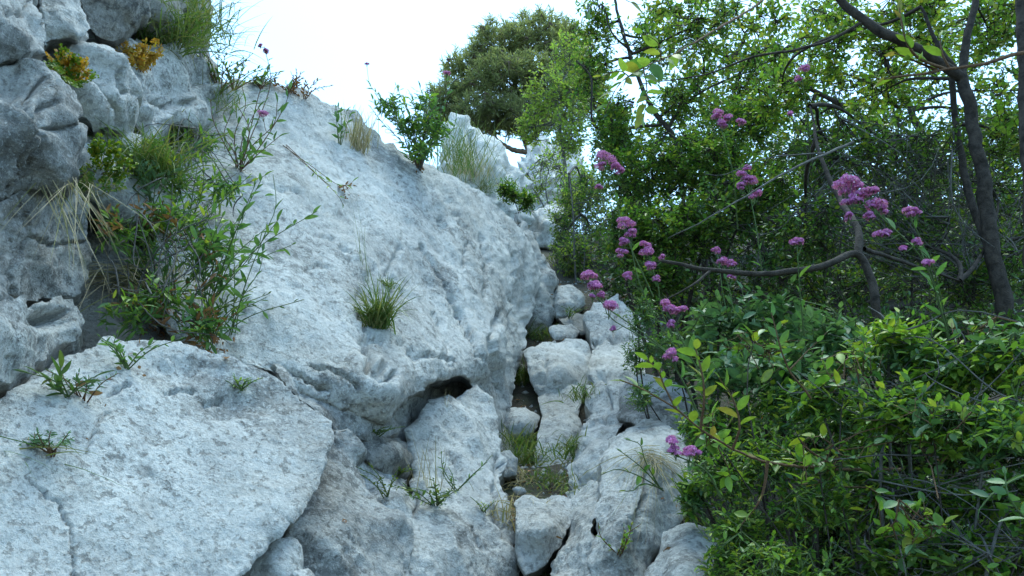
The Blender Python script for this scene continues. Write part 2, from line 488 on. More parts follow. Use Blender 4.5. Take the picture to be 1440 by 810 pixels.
    if streak:
        sd = np.array(sdir) / np.linalg.norm(sdir)
        al = V @ sd
        W = V - .86 * al[:, None] * sd
        disp += streak * (.03 * fbm(W * 9 + so, 3, seed + 20) - .03 * np.clip(pnoise(W * 14 + so, seed + 25) - .25, 0, 1))
    disp *= amp
    disp += rg.normal(size=len(V)) * .0011 * sc
    jn = np.stack([pnoise(np.concatenate([V2 / 11., np.zeros((len(V2), 1))], 1), 31), pnoise(np.concatenate([V2 / 11., np.zeros((len(V2), 1))], 1), 32)], -1) * 4
    jw = .6 + .9 * np.abs(pnoise(np.concatenate([V2 / 18., np.ones((len(V2), 1))], 1), 33))
    for poly, w, dep in cracks:
        poly = np.array(poly, float)
        dd = np.full(len(V2), 1e9)
        for a, b in zip(poly[:-1], poly[1:]): dd = np.minimum(dd, seg_dist(V2 + jn, a, b))
        disp -= dep * np.exp(-(dd / (w * jw)) ** 2)
    for (cx, cy, rx, ry, dep) in dents:
        e = np.hypot((V2[:, 0] + jn[:, 0] * 2 - cx) / rx, (V2[:, 1] + jn[:, 1] * 2 - cy) / ry)
        disp -= dep * np.exp(-e ** 2.5)
    V = V + N * disp[:, None]
    # sides and back
    ring0 = inv[:len(B)]
    bp = V[ring0]; cen = V.mean(0)
    ring0 = np.arange(len(V), len(V) + len(B)); V = np.concatenate([V, bp])       # crisp rim
    bd = nrm(nrm(bp) + np.array(bdir))
    Vs, Fs, prev = [V], [T], ring0
    nb = len(V); m = len(B)
    for k, tt in enumerate((.07, .2, .4, .7, 1.0)):
        r = bp + bd * thick * tt
        c2 = cen + nrm(cen) * thick * tt
        r = r + (c2 - r) * (.03 + .22 * tt ** 2)
        r = r + .05 * tt ** .5 * amp * np.stack([pnoise(r * 4 + so, 41), pnoise(r * 4 + so, 42), pnoise(r * 4 + so, 43)], -1)
        Vs.append(r); cur = np.arange(nb, nb + m); nb += m
        Fs.append(np.stack([prev, np.roll(prev, -1), np.roll(cur, -1), cur], -1)); prev = cur
    Vs.append((cen + nrm(cen) * thick * 1.08)[None])
    Fs.append(np.stack([prev, np.roll(prev, -1), np.full(m, nb)], -1))
    V = np.concatenate(Vs)
    F3 = np.concatenate([f for f in Fs if f.shape[1] == 3]); F4 = np.concatenate([f for f in Fs if f.shape[1] == 4])
    org = np.array([V[:, 0].mean(), V[:, 1].mean(), V[:, 2].min()])
    o = link(name, mesh_data(name, V - org, [F3, F4], M[mat], False), None, org)
    tag(o, label, cat, group)
    SOLID_V.append(V); SOLID_F.append((F3 + SOLID_N, F4 + SOLID_N)); SOLID_N += len(V)
    return o
# the great sloping boulder
rock('boulder', 'huge smooth pale boulder sloping down to the gully, overhanging at its foot',
     [(250, 150, 4.1), (295, 128, 4.3), (330, 112, 4.4), (380, 114, 4.5), (430, 127, 4.6), (475, 152, 4.75), (520, 180, 4.9), (560, 208, 5.0), (600, 228, 5.1), (650, 252, 5.25),
      (690, 282, 5.45), (725, 312, 5.65), (748, 345, 5.85), (762, 385, 5.95), (752, 430, 5.75), (742, 470, 5.5), (730, 520, 5.1), (716, 560, 4.75), (709, 600, 4.5), (700, 640, 4.35), (690, 600, 4.3), (680, 560, 4.2),
      (668, 542, 4.05), (650, 532, 3.9), (625, 538, 3.7), (600, 546, 3.5), (575, 562, 3.3), (556, 574, 3.2), (543, 588, 3.15), (515, 588, 3.1), (500, 584, 3.05), (470, 574, 2.98), (430, 556, 2.93), (395, 535, 2.88), (355, 515, 2.88), (300, 510, 2.83),
      (240, 470, 2.85), (215, 400, 3.0), (215, 300, 3.3), (225, 220, 3.7)],
     [(450, 300, 3.8), (400, 430, 3.1), (550, 300, 4.4), (600, 400, 4.25), (500, 480, 3.2), (650, 460, 4.3), (700, 390, 4.95), (500, 545, 3.0), (556, 550, 3.1), (600, 515, 3.5), (650, 500, 3.95), (685, 500, 4.2), (715, 470, 4.75), (330, 330, 3.3), (300, 220, 3.8), (400, 200, 4.2)],
     thick=1.6, rnd=5, ledge=.25, amp=.55, streak=.9, seed=3, bdir=(0, .2, -.16), step=3.2,
     cracks=[([(588, 345), (602, 370), (622, 400), (640, 435), (660, 470)], 2.6, .05), ([(660, 470), (690, 520), (700, 545)], 2.2, .03), ([(435, 515), (462, 520), (490, 530), (505, 545)], 2.6, .07),
             ([(512, 480), (522, 500), (518, 520), (548, 535), (560, 520)], 6, .07), ([(512, 440), (520, 470), (535, 478)], 5, .05), ([(385, 515), (400, 522), (430, 538), (462, 548)], 3.5, .06), ([(700, 440), (690, 480), (700, 530)], 5, .05),
             ([(560, 350), (545, 385), (575, 420)], 3, .025), ([(720, 360), (728, 420), (715, 500)], 5, .04), ([(620, 305), (627, 316)], 4, .04), ([(330, 250), (360, 262), (420, 270)], 3, .03), ([(640, 300), (655, 340), (650, 380)], 2.5, .025), ([(590, 262), (596, 275)], 3.5, .03), ([(430, 380), (445, 372), (462, 376)], 2.5, .02), ([(480, 350), (492, 362)], 3, .03), ([(676, 330), (684, 372), (680, 420)], 3.5, .035), ([(560, 480), (590, 500), (640, 505)], 3, .03), ([(455, 330), (470, 336)], 3, .025), ([(610, 440), (630, 480), (635, 515)], 3, .03)],
     dents=[(525, 420, 22, 45, .05), (538, 520, 18, 14, .07), (470, 300, 60, 30, .03), (640, 545, 40, 12, .04), (735, 430, 10, 50, .04)])
rock('boulder', 'rounded dark-sided boulder tucked behind the end of the huge boulder, above the gully stones',
     [(725, 300, 6.2), (752, 330, 6.2), (772, 360, 6.2), (781, 390, 6.2), (780, 430, 6.15), (772, 462, 6.1), (752, 478, 6.05), (730, 470, 6.1), (720, 400, 6.2)],
     [(755, 400, 5.98), (750, 440, 5.95)], thick=.8, rnd=18, seed=5, mat='rock_grey', step=3.5)
# slab at lower left
rock('rock_slab', 'broad flat tilted limestone slab with a broken undercut edge',
     [(-420, 660, 1.7), (-20, 575, 2.0), (30, 545, 2.1), (90, 505, 2.25), (150, 475, 2.38), (230, 478, 2.5), (330, 505, 2.58), (395, 530, 2.62), (440, 565, 2.6), (468, 592, 2.55), (469, 615, 2.52), (458, 645, 2.46),
      (447, 682, 2.4), (432, 706, 2.34), (402, 735, 2.25), (370, 775, 2.17), (338, 812, 2.09), (290, 880, 2.0), (-420, 900, 1.5)],
     [(200, 650, 2.16), (60, 720, 1.92), (330, 600, 2.39), (100, 560, 2.15), (320, 720, 2.2)],
     thick=.6, rnd=3, ledge=.3, amp=.5, seed=8, step=3.2, jit=5, bdir=(.13, .1, -.08),
     cracks=[([(395, 520), (420, 545), (466, 575)], 5, .04), ([(230, 555), (255, 548), (275, 545)], 3, .03), ([(290, 558), (310, 553)], 3, .03), ([(45, 680), (80, 706), (98, 745), (104, 820)], 2.0, .014), ([(120, 640), (135, 600), (150, 585)], 2.0, .015), ([(180, 545), (150, 560)], 3, .03)],
     dents=[(250, 520, 50, 18, .03), (320, 560, 50, 20, .02)])
rock('stone', 'small loose pale stone wedged under the broken edge of the flat slab',
     [(345, 812, 2.25), (372, 785, 2.28), (392, 768, 2.3), (410, 766, 2.3), (416, 784, 2.3), (414, 830, 2.25), (360, 840, 2.2), (330, 830, 2.2)], [(390, 795, 2.2)], thick=.2, rnd=4, amp=.5, facet=.6, seed=9, step=3)
rock('stone', 'tiny pale stone at the foot of the lichen-blotched rock', [(414, 806, 2.2), (435, 799, 2.25), (450, 812, 2.25), (445, 840, 2.2), (416, 840, 2.15)], thick=.15, rnd=3, amp=.4, seed=10, step=3)
rock('rock_slab', 'lichen-blotched leaning rock between the flat slab and the smooth column',
     [(462, 596, 2.85), (490, 597, 2.9), (516, 631, 2.95), (508, 652, 2.9), (525, 685, 2.85), (545, 712, 2.8), (576, 740, 2.8), (590, 850, 2.65), (380, 850, 2.35), (390, 780, 2.45), (425, 700, 2.6), (440, 640, 2.75)],
     [(480, 700, 2.6), (520, 780, 2.58)], thick=.7, rnd=5, facet=.4, seed=12, mat='rock_grey', step=3.4)
rock('rock_slab', 'smooth tapering rock column below the overhang beside the gully',
     [(572, 604, 3.55), (600, 590, 3.7), (622, 572, 3.82), (650, 558, 3.95), (672, 544, 4.05), (692, 556, 4.0), (703, 600, 3.9), (708, 650, 3.7), (714, 720, 3.4), (724, 785, 3.2), (726, 860, 3.0), (570, 860, 2.65), (572, 745, 2.9), (560, 710, 3.05), (580, 690, 3.2), (578, 640, 3.5)],
     [(640, 640, 3.55), (650, 740, 3.1), (610, 780, 2.85)], thick=.9, rnd=7, amp=.85, streak=.5, facet=.7, jit=5, seed=14, step=3.4,
     cracks=[([(622, 612), (632, 620), (640, 625)], 3, .03), ([(628, 645), (637, 655), (642, 668)], 2.5, .03), ([(660, 745), (672, 775)], 3, .04), ([(590, 690), (575, 740)], 4, .04), ([(700, 640), (695, 700), (705, 760)], 4, .03)])
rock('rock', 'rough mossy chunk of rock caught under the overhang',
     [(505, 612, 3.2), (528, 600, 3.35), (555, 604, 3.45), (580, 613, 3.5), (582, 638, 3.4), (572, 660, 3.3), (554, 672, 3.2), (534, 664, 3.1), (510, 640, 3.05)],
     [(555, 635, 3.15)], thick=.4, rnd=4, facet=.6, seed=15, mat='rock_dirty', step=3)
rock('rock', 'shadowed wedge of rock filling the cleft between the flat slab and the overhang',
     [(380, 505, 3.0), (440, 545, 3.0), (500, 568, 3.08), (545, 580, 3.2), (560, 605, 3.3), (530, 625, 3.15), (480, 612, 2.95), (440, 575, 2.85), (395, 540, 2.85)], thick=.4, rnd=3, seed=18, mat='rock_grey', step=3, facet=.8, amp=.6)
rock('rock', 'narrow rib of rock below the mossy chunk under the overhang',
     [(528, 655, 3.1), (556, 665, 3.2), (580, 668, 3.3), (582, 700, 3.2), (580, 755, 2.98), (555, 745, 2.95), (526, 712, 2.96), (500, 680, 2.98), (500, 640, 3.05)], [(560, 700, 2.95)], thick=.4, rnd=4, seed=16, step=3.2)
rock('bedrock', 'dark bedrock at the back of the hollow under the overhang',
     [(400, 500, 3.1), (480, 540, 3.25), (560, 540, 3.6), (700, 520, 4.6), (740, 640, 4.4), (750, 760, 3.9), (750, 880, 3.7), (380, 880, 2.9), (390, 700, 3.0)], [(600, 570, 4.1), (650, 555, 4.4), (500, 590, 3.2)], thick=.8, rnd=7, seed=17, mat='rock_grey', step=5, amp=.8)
# left wall
rock('rock', 'grey ledge rock below the drooping dry grass on the left wall',
     [(-400, 275, 1.65), (0, 285, 2.10), (40, 265, 2.25), (95, 255, 2.50), (125, 290, 2.65), (128, 370, 2.70), (118, 412, 2.60), (85, 425, 2.50), (40, 432, 2.30), (-400, 445, 1.65)],
     [(60, 340, 2.40), (20, 400, 2.15)], thick=.7, rnd=5, seed=21, facet=1.2, jit=5, cracks=[([(20, 280), (35, 330), (20, 380), (30, 430)], 2.5, .04), ([(35, 330), (80, 345), (120, 340)], 2.5, .04)], step=3.4, mat='rock_grey')
rock('rock', 'angular rock with a deep notch under the grey ledge rock',
     [(-400, 440, 1.60), (0, 432, 2.05), (45, 428, 2.25), (75, 420, 2.40), (100, 425, 2.50), (112, 445, 2.50), (98, 478, 2.45), (60, 500, 2.30), (30, 530, 2.10), (-5, 556, 1.98), (-400, 580, 1.50)],
     [(40, 450, 2.15), (20, 500, 2.02)], thick=.6, rnd=4, seed=22, facet=1.2, jit=5, step=3.4, cracks=[([(35, 428), (60, 445), (90, 440)], 6, .08)], dents=[(70, 448, 20, 12, .08)])
rock('rock', 'big rough grey rock face at the edge of the left wall',
     [(-400, -240, 1.85), (54, -240, 2.55), (56, 30, 2.30), (57, 78, 2.25), (46, 88, 2.20), (56, 108, 2.25), (76, 120, 2.30), (95, 150, 2.35), (97, 185, 2.35), (108, 222, 2.40), (80, 243, 2.35), (45, 256, 2.25), (0, 280, 2.10), (-400, 295, 1.60)],
     [(20, 40, 2.14), (40, 160, 2.12), (60, 210, 2.20), (20, 90, 2.20)], thick=.8, rnd=4, jit=5, seed=23, facet=1.3, ledge=1.3, step=3.6, mat='rock_grey', cracks=[([(-10, 95), (30, 85), (57, 82)], 3, .07), ([(50, 120), (30, 150), (35, 200), (20, 240)], 2.5, .04), ([(0, 30), (30, 20), (50, -10)], 2.5, .04), ([(97, 170), (60, 185), (35, 180)], 2.5, .04)], dents=[(15, 130, 25, 30, .05)])
rock('rock', 'square-edged block wedged at the top of the left wall',
     [(52, -240, 2.95), (92, -240, 3.00), (112, 5, 2.75), (131, 38, 2.75), (108, 50, 2.70), (80, 60, 2.65), (58, 66, 2.60), (54, 30, 2.60)], [(85, 20, 2.63)], thick=.5, rnd=3, seed=24, facet=1.0, step=3.4)
rock('rock', 'dark overhanging block with a pale vein at the top of the left wall',
     [(98, -240, 3.25), (215, -240, 3.55), (206, 20, 3.25), (180, 32, 3.20), (155, 56, 3.10), (138, 54, 3.00), (122, 36, 2.95), (108, 8, 2.95)], [(160, 0, 3.04)], thick=.6, rnd=4, seed=25, facet=1.0, step=3.4, mat='rock_dirty')
rock('rock', 'jagged chunk of rock between the two ferns',
     [(98, 108, 2.75), (112, 80, 2.80), (128, 68, 2.85), (147, 72, 2.90), (156, 100, 2.95), (174, 116, 3.00), (180, 152, 3.00), (150, 166, 2.90), (115, 152, 2.75), (98, 130, 2.70)], [(140, 120, 2.82), (125, 90, 2.78)], thick=.5, rnd=4, seed=26, facet=2.0, ledge=1.5, jit=5, step=3.2)
rock('rock', 'pale stepped rock below the golden fern',
     [(150, 84, 3.30), (190, 64, 3.50), (235, 74, 3.70), (275, 86, 3.90), (303, 112, 4.10), (303, 150, 4.05), (295, 172, 3.90), (245, 172, 3.60), (205, 196, 3.30), (180, 168, 3.20), (170, 126, 3.20), (155, 106, 3.20)],
     [(225, 120, 3.48), (260, 130, 3.70), (205, 160, 3.22)], thick=.7, rnd=5, seed=27, facet=1.6, ledge=1.8, jit=5, step=3.2, cracks=[([(170, 125), (200, 135), (240, 150), (270, 140)], 5, .06)])
rock('rock', 'smooth sloping rock under the jagged chunk, beside the yellow fern',
     [(90, 148, 2.85), (118, 155, 2.95), (152, 170, 3.05), (185, 188, 3.15), (212, 235, 3.20), (230, 290, 3.10), (180, 300, 3.00), (125, 275, 2.80), (104, 225, 2.75)], [(155, 220, 2.88)], thick=.6, rnd=4, facet=.8, seed=28, step=3.4)
rock('rock', 'grassy upper rock at the end of the left wall against the sky',
     [(195, -240, 3.95), (284, -240, 4.35), (292, 20, 4.20), (298, 80, 4.30), (305, 118, 4.30), (270, 100, 4.10), (230, 84, 3.90), (192, 70, 3.70), (178, 40, 3.60)], [(240, 30, 3.60)], thick=.8, rnd=6, seed=29, facet=.4, step=3.6, mat='rock_dirty')
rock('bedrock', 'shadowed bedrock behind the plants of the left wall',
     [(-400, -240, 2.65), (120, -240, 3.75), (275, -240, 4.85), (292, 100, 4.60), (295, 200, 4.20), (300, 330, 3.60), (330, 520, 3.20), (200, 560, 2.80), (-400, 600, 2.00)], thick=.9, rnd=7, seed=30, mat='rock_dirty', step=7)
# stones of the gully
STG = 'stones stacked up the gully'
rock('stone', 'square pale block at the bottom of the gully stones',
     [(720, 704, 3.2), (732, 693, 3.3), (785, 691, 3.4), (816, 706, 3.35), (813, 730, 3.25), (791, 768, 3.1), (763, 800, 3.0), (738, 812, 2.95), (722, 776, 3.05)], [(765, 745, 2.98), (770, 700, 3.2)], thick=.4, rnd=3, amp=.5, facet=.8, seed=40, group=STG, step=2.8)
rock('stone', 'narrow upright slab in the gully above the square block',
     [(757, 556, 4.8), (780, 548, 4.9), (816, 546, 4.9), (815, 580, 4.7), (815, 606, 4.6), (808, 650, 4.35), (800, 694, 4.05), (756, 696, 4.0), (753, 640, 4.3), (760, 594, 4.55)], [(783, 620, 4.3)], thick=.4, rnd=3, amp=.5, facet=.8, seed=41, group=STG, step=2.8)
rock('stone', 'broad pale slab in the gully above the narrow upright slab',
     [(737, 494, 5.1), (760, 482, 5.25), (796, 473, 5.35), (828, 480, 5.35), (834, 512, 5.25), (822, 548, 5.0), (806, 564, 4.95), (772, 568, 4.85), (753, 550, 4.9), (744, 520, 5.0)], [(785, 520, 4.9)], thick=.4, rnd=3, amp=.55, facet=.8, seed=42, group=STG, step=2.8, cracks=[([(765, 505), (770, 525), (760, 540)], 3, .03)])
rock('stone', 'small round stone beside the narrow upright slab',
     [(711, 580, 4.6), (722, 571, 4.65), (740, 571, 4.7), (758, 584, 4.7), (757, 600, 4.6), (738, 616, 4.5), (714, 612, 4.5)], [(735, 590, 4.4)], thick=.25, rnd=3, amp=.4, facet=.8, seed=43, group=STG, step=2.8)
rock('stone', 'small dark stone at the edge of the smooth column', [(703, 640, 3.9), (716, 634, 3.95), (727, 645, 3.95), (726, 668, 3.9), (706, 670, 3.85)], thick=.2, rnd=3, amp=.4, seed=44, mat='rock_grey', group=STG, step=2.8)
rock('stone', 'flat little stone on top of the broad pale slab', [(772, 466, 5.7), (785, 457, 5.75), (800, 457, 5.8), (813, 466, 5.8), (806, 478, 5.7), (780, 478, 5.65)], thick=.25, rnd=3, amp=.4, facet=.8, seed=45, group=STG, step=2.6)
rock('stone', 'blocky stone at the top of the gully under the bushes', [(777, 418, 6.3), (786, 405, 6.35), (800, 402, 6.4), (820, 412, 6.4), (822, 430, 6.3), (800, 446, 6.2), (782, 448, 6.15), (775, 436, 6.2)], [(797, 424, 6.05)], thick=.35, rnd=3, amp=.5, facet=.8, seed=46, group=STG, step=2.6)
rock('stone', 'brown mossy stone between the blocky stone and the flat little stone', [(785, 448, 6.0), (805, 440, 6.05), (825, 446, 6.0), (828, 470, 5.85), (812, 470, 5.8), (795, 458, 5.85)], thick=.3, rnd=3, amp=.5, seed=47, mat='rock_dirty', group=STG, step=2.8)
rock('rock_slab', 'long steep slab forming the right side of the gully',
     [(822, 448, 5.6), (832, 425, 5.8), (868, 410, 5.9), (900, 440, 5.7), (908, 490, 5.2), (904, 530, 4.7), (885, 580, 4.1), (862, 620, 3.7), (846, 680, 3.3), (836, 740, 3.0), (830, 860, 2.7), (765, 860, 2.75), (784, 790, 3.05), (806, 722, 3.35), (808, 672, 3.65), (816, 606, 4.1), (828, 550, 4.6), (832, 506, 5.05)],
     [(850, 540, 4.45), (838, 640, 3.6)], thick=.8, rnd=5, facet=.5, amp=.8, seed=50, step=3, streak=.5, jit=5, cracks=[([(830, 478), (855, 470), (895, 476)], 3, .05), ([(826, 540), (850, 528), (885, 535)], 3, .05), ([(815, 612), (840, 590), (870, 596)], 3, .05), ([(850, 528), (858, 560), (846, 592)], 2.5, .04), ([(806, 690), (830, 668), (850, 672)], 3, .05), ([(870, 430), (862, 470)], 2.5, .04)])
rock('boulder', 'rounded pale boulder at the foot of the bushes beside the gully',
     [(858, 618, 3.4), (877, 599, 3.45), (915, 587, 3.4), (948, 603, 3.3), (968, 642, 3.15), (968, 690, 3.0), (950, 742, 2.85), (925, 790, 2.7), (900, 860, 2.5), (800, 860, 2.45), (822, 780, 2.6), (830, 740, 2.7), (840, 690, 2.9)],
     [(900, 640, 2.95), (870, 720, 2.6), (930, 680, 2.85)], thick=.6, rnd=7, amp=.9, seed=51, step=3.2, facet=.7, cracks=[([(905, 640), (915, 690), (905, 740)], 4, .05), ([(930, 660), (945, 720)], 4, .04)])
rock('rock', 'low pale rock at the bottom of the lentisk bush', [(895, 850, 2.35), (915, 790, 2.5), (934, 752, 2.6), (965, 738, 2.6), (1000, 745, 2.6), (1030, 860, 2.3)], [(960, 800, 2.28)], thick=.4, rnd=5, amp=.6, seed=52, step=3.2)
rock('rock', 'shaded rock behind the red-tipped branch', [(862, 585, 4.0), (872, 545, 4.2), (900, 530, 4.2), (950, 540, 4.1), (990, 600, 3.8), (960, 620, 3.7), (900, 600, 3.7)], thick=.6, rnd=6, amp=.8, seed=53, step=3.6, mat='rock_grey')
for _k, (_x, _y, _Y, _r, _lab) in enumerate(((748, 640, 4.55, 11, 'pebble sunk in the grass beside the narrow slab'), (742, 668, 4.2, 9, 'pebble at the foot of the narrow slab'), (815, 640, 4.2, 8, 'pebble in the cleft between narrow slab and steep slab'), (800, 800, 3.0, 16, 'stone jammed under the square gully block'),
        (735, 520, 5.3, 10, 'pebble against the huge boulder beside the broad slab'), (836, 470, 5.9, 9, 'pebble on the head of the steep slab'), (757, 458, 6.1, 10, 'pebble below the rounded dark-sided boulder'), (730, 690, 3.7, 8, 'pebble behind the square gully block'))):
    rock('stone', _lab, [(_x + _r * math.cos(a) * (1 + .25 * math.sin(a * 2 + _k)), _y + _r * .8 * math.sin(a), _Y) for a in np.arange(9) * .698], [(_x, _y, _Y - _r * .9 * _Y / FPX)], thick=_r * 2 * _Y / FPX, rnd=3, amp=.3, seed=70 + _k, group=STG, step=2.6, mat='rock_grey' if _k % 2 else 'rock')
# far rocks on the ridge
rock('boulder', 'white boulder on the ridge in front of the pine', [(615, 240, 8.2), (625, 175, 8.4), (637, 160, 8.5), (656, 164, 8.5), (674, 182, 8.6), (702, 198, 8.7), (722, 232, 8.8), (740, 262, 8.8), (745, 320, 8.6), (640, 320, 8.0)],
     [(670, 230, 8.0)], thick=1.5, rnd=6, amp=1.3, facet=.5, seed=60, step=3.2, mat='rock_white', cracks=[([(650, 175), (670, 210), (690, 250)], 3, .1)])
rock('rock', 'white rock at the top of the gully in front of the thin grey-stemmed trees', [(735, 315, 9.6), (744, 296, 9.8), (760, 290, 9.9), (785, 285, 10), (800, 300, 10), (805, 345, 9.6), (770, 350, 9.3), (745, 345, 9.4)], [(770, 310, 9.3)], thick=1, rnd=3, amp=1.2, facet=.7, seed=61, step=2.8, mat='rock_white')
rock('rock', 'bright far rock face beside the trunk of the pine', [(728, 250, 17), (738, 215, 17.5), (760, 195, 18), (790, 195, 18), (815, 215, 18), (822, 280, 17), (770, 310, 16), (735, 290, 16.5)], [(775, 250, 16)], thick=2.5, rnd=4, amp=2.5, facet=1, seed=62, step=3, mat='rock_white')

_f3 = np.concatenate([a for a, b in SOLID_F]).tolist(); _f4 = np.concatenate([b for a, b in SOLID_F]).tolist()
_gv = GROUND_V; _gf = (GROUND_F + SOLID_N).tolist()
BVH = BVHTree.FromPolygons(np.concatenate(SOLID_V + [_gv]).tolist(), _f3 + _f4 + _gf)
def S(px, py, sink=.01):
    """point of rock or ground surface under a photo pixel"""
    d = Vector(P(px, py, 1.0)).normalized()
    hit = BVH.ray_cast(Vector((0, 0, 0)), d)
    if hit[0] is None: return P(px, py, 6.0)
    return np.array(hit[0] + d * sink)
def drop(p, sink=.03):
    hit = BVH.ray_cast(Vector((p[0], p[1], p[2] + .0)), Vector((0, 0, -1)))
    return np.array(hit[0]) - np.array([0, 0, sink]) if hit[0] is not None else np.asarray(p)
# ------------------------------------------------------------------ plants
UP = np.array([0, 0, 1.0])
T6 = np.array([(0, 0, 0), (1, 0, -.10), (.34, .5, .05), (.72, .36, 0), (.34, -.5, .05), (.72, -.36, 0)])
T6F = np.array([(0, 1, 3, 2), (0, 4, 5, 1)])
def leaf_verts(p, d, n, L, W, tmpl):
    d = nrm(d); s = nrm(np.cross(n, d)); n = np.cross(d, s)
    return p[:, None] + tmpl[None, :, :1] * (d * L[:, None])[:, None] + tmpl[None, :, 1:2] * (s * W[:, None])[:, None] + tmpl[None, :, 2:] * (n * L[:, None])[:, None]
_LM = {}
def leaf_meshes(mat):
    """three unit leaves, bent differently, shared by all leaf objects of a material"""
    if mat not in _LM:
        out = []
        for k, (bend, fold, tw) in enumerate(((.10, .16, 0), (.22, .10, .1), (-.05, .2, -.12))):
            u = np.array([0, .16, .38, .62, .84, 1.0]); w = np.array([.05, .34, .5, .44, .24, 0])
            V, F = [], []
            for i in range(6):
                z = -bend * u[i] ** 2
                V += [(u[i], 0, z), (u[i], w[i], z + fold * w[i] + tw * u[i] * w[i]), (u[i], -w[i], z + fold * w[i] - tw * u[i] * w[i])]
            for i in range(5):
                a, b = 3 * i, 3 * i + 3
                F += [(a, b, b + 1, a + 1), (a, a + 2, b + 2, b)]
            out.append(mesh_data('leaf', V, [np.array(F)], M[mat]))
        _LM[mat] = out
    return _LM[mat]
class Plant:
    def __init__(s, name, label, cat, base, group=None, seed=0):
        s.base = np.asarray(base, float)
        s.root = bpy.data.objects.new(name, None); COL.objects.link(s.root)
        s.root.location = s.base; s.root.empty_display_size = .05
        tag(s.root, label, cat, group)
        s.lv = []          # (mat, p, d, n, L, W)
        s.rg = np.random.default_rng(seed + 77)
    def leaves(s, mat, p, d, n, L, W):
        s.lv.append((mat, np.asarray(p, float), np.asarray(d, float), np.asarray(n, float), np.asarray(L, float), np.asarray(W, float)))
    def tube_part(s, name, mat, paths, radii, sides=5, kind=None):
        b = Buf(); b.add(*tubes(paths, radii, sides))
        o = b.obj(name, M[mat], s.root, s.base)
        if kind: o['kind'] = kind
        return o
    def done(s, maxobj=300, minpx=10.0):
        for mat in sorted(set(l[0] for l in s.lv)):
            g = [l for l in s.lv if l[0] == mat]
            p, d, n, L, W = (np.concatenate([x[i] for x in g]) for i in range(1, 6))
            x, y, f = proj(p)
            x2, y2, _ = proj(p + nrm(d) * L[:, None])
            sz = np.hypot(x2 - x, y2 - y)
            inside = (x > -10) & (x < 1450) & (y > -10) & (y < 820)
            big = np.where((sz >= minpx) & inside)[0]
            if len(big) > maxobj: big = big[np.argsort(-(sz[big] / f[big] ** .5))[:maxobj]]
            rest = np.ones(len(p), bool); rest[big] = False
            if rest.sum() and (rest.sum() < 12) and len(big): rest[:] = False
            if rest.any():
                V = leaf_verts(p[rest], d[rest], n[rest], L[rest], W[rest], T6)
                k = len(V)
                F = (np.arange(k) * 6)[:, None, None] + T6F[None]
                b = Buf(); b.add(V.reshape(-1, 3), [F.reshape(-1, 4)])
                o = b.obj('foliage', M[mat], s.root, s.base, smooth=False); o['kind'] = 'stuff'
            lm = leaf_meshes(mat)
            dd = nrm(d); ss = nrm(np.cross(n, dd)); nn = np.cross(dd, ss)
            for i in big:
                o = bpy.data.objects.new('leaf', lm[i % 3]); COL.objects.link(o)
                o.parent = s.root
                A, B, C, q = dd[i] * L[i], ss[i] * W[i], nn[i] * L[i], p[i] - s.base
                o.matrix_basis = Matrix(((A[0], B[0], C[0], q[0]), (A[1], B[1], C[1], q[1]), (A[2], B[2], C[2], q[2]), (0, 0, 0, 1)))
        return s.root
def rand_dirs(rg, n): return nrm(rg.normal(size=(n, 3)))
def curve_between(a, b, rg, K=6, sag=.12, up=.0):
    """(n,3)->(n,3) bowed paths"""
    n = len(a); t = np.linspace(0, 1, K)[None, :, None]
    ln = np.linalg.norm(b - a, axis=1, keepdims=True)
    off = rand_dirs(rg, n) * ln * sag; off[:, 2] += up * ln[:, 0]
    off2 = rand_dirs(rg, n) * ln * sag * .4
    return a[:, None] * (1 - t) + b[:, None] * t + off[:, None] * (4 * t * (1 - t)) + off2[:, None] * np.sin(t * 2 * np.pi)
def leaves_on(pl, mat, paths, t0, per, L, W, rg, ang=50, upw=.8, pairs=False, jitter=.25):
    """leaves along the outer part (t0..1) of each path"""
    n, K, _ = paths.shape
    t = t0 + (1 - t0) * (np.arange(per) + .5) / per
    f = t * (K - 1); i = np.minimum(f.astype(int), K - 2); w = (f - i)[None, :, None]
    pos = paths[:, i] * (1 - w) + paths[:, i + 1] * w
    tan = nrm(paths[:, i + 1] - paths[:, i])
    side = nrm(np.cross(tan, UP) + .02)
    nor = nrm(np.cross(side, tan))
    sgn = np.where(np.arange(per) % 2 == 0, 1., -1.)[None, :, None]
    spin = rg.uniform(-.9, .9, (n, per, 1)) * (0.4 if pairs else 1)
    sd = side * np.cos(spin) + nor * np.sin(spin)
    a = math.radians(ang) * (1 + rg.uniform(-jitter, jitter, (n, per, 1)))
    a[:, -1] *= .15
    d = tan * np.cos(a) + sd * sgn * np.sin(a)
    d = d + rg.normal(size=d.shape) * .15
    nn = nrm(nor * .5 + UP * upw + rg.normal(size=d.shape) * .35)
    sz = rg.uniform(.45, 1.25, (n, per)) * (1 - .25 * np.abs(np.linspace(-1, 1, per))[None])
    pl.leaves(mat, pos.reshape(-1, 3), d.reshape(-1, 3), nn.reshape(-1, 3), (sz * L).ravel(), (sz * W).ravel())
def nearest(nodes, q):
    out = np.empty(len(q), int)
    for i in range(0, len(q), 400):
        out[i:i + 400] = np.argmin(((q[i:i + 400, None] - nodes[None]) ** 2).sum(-1), 1)
    return out
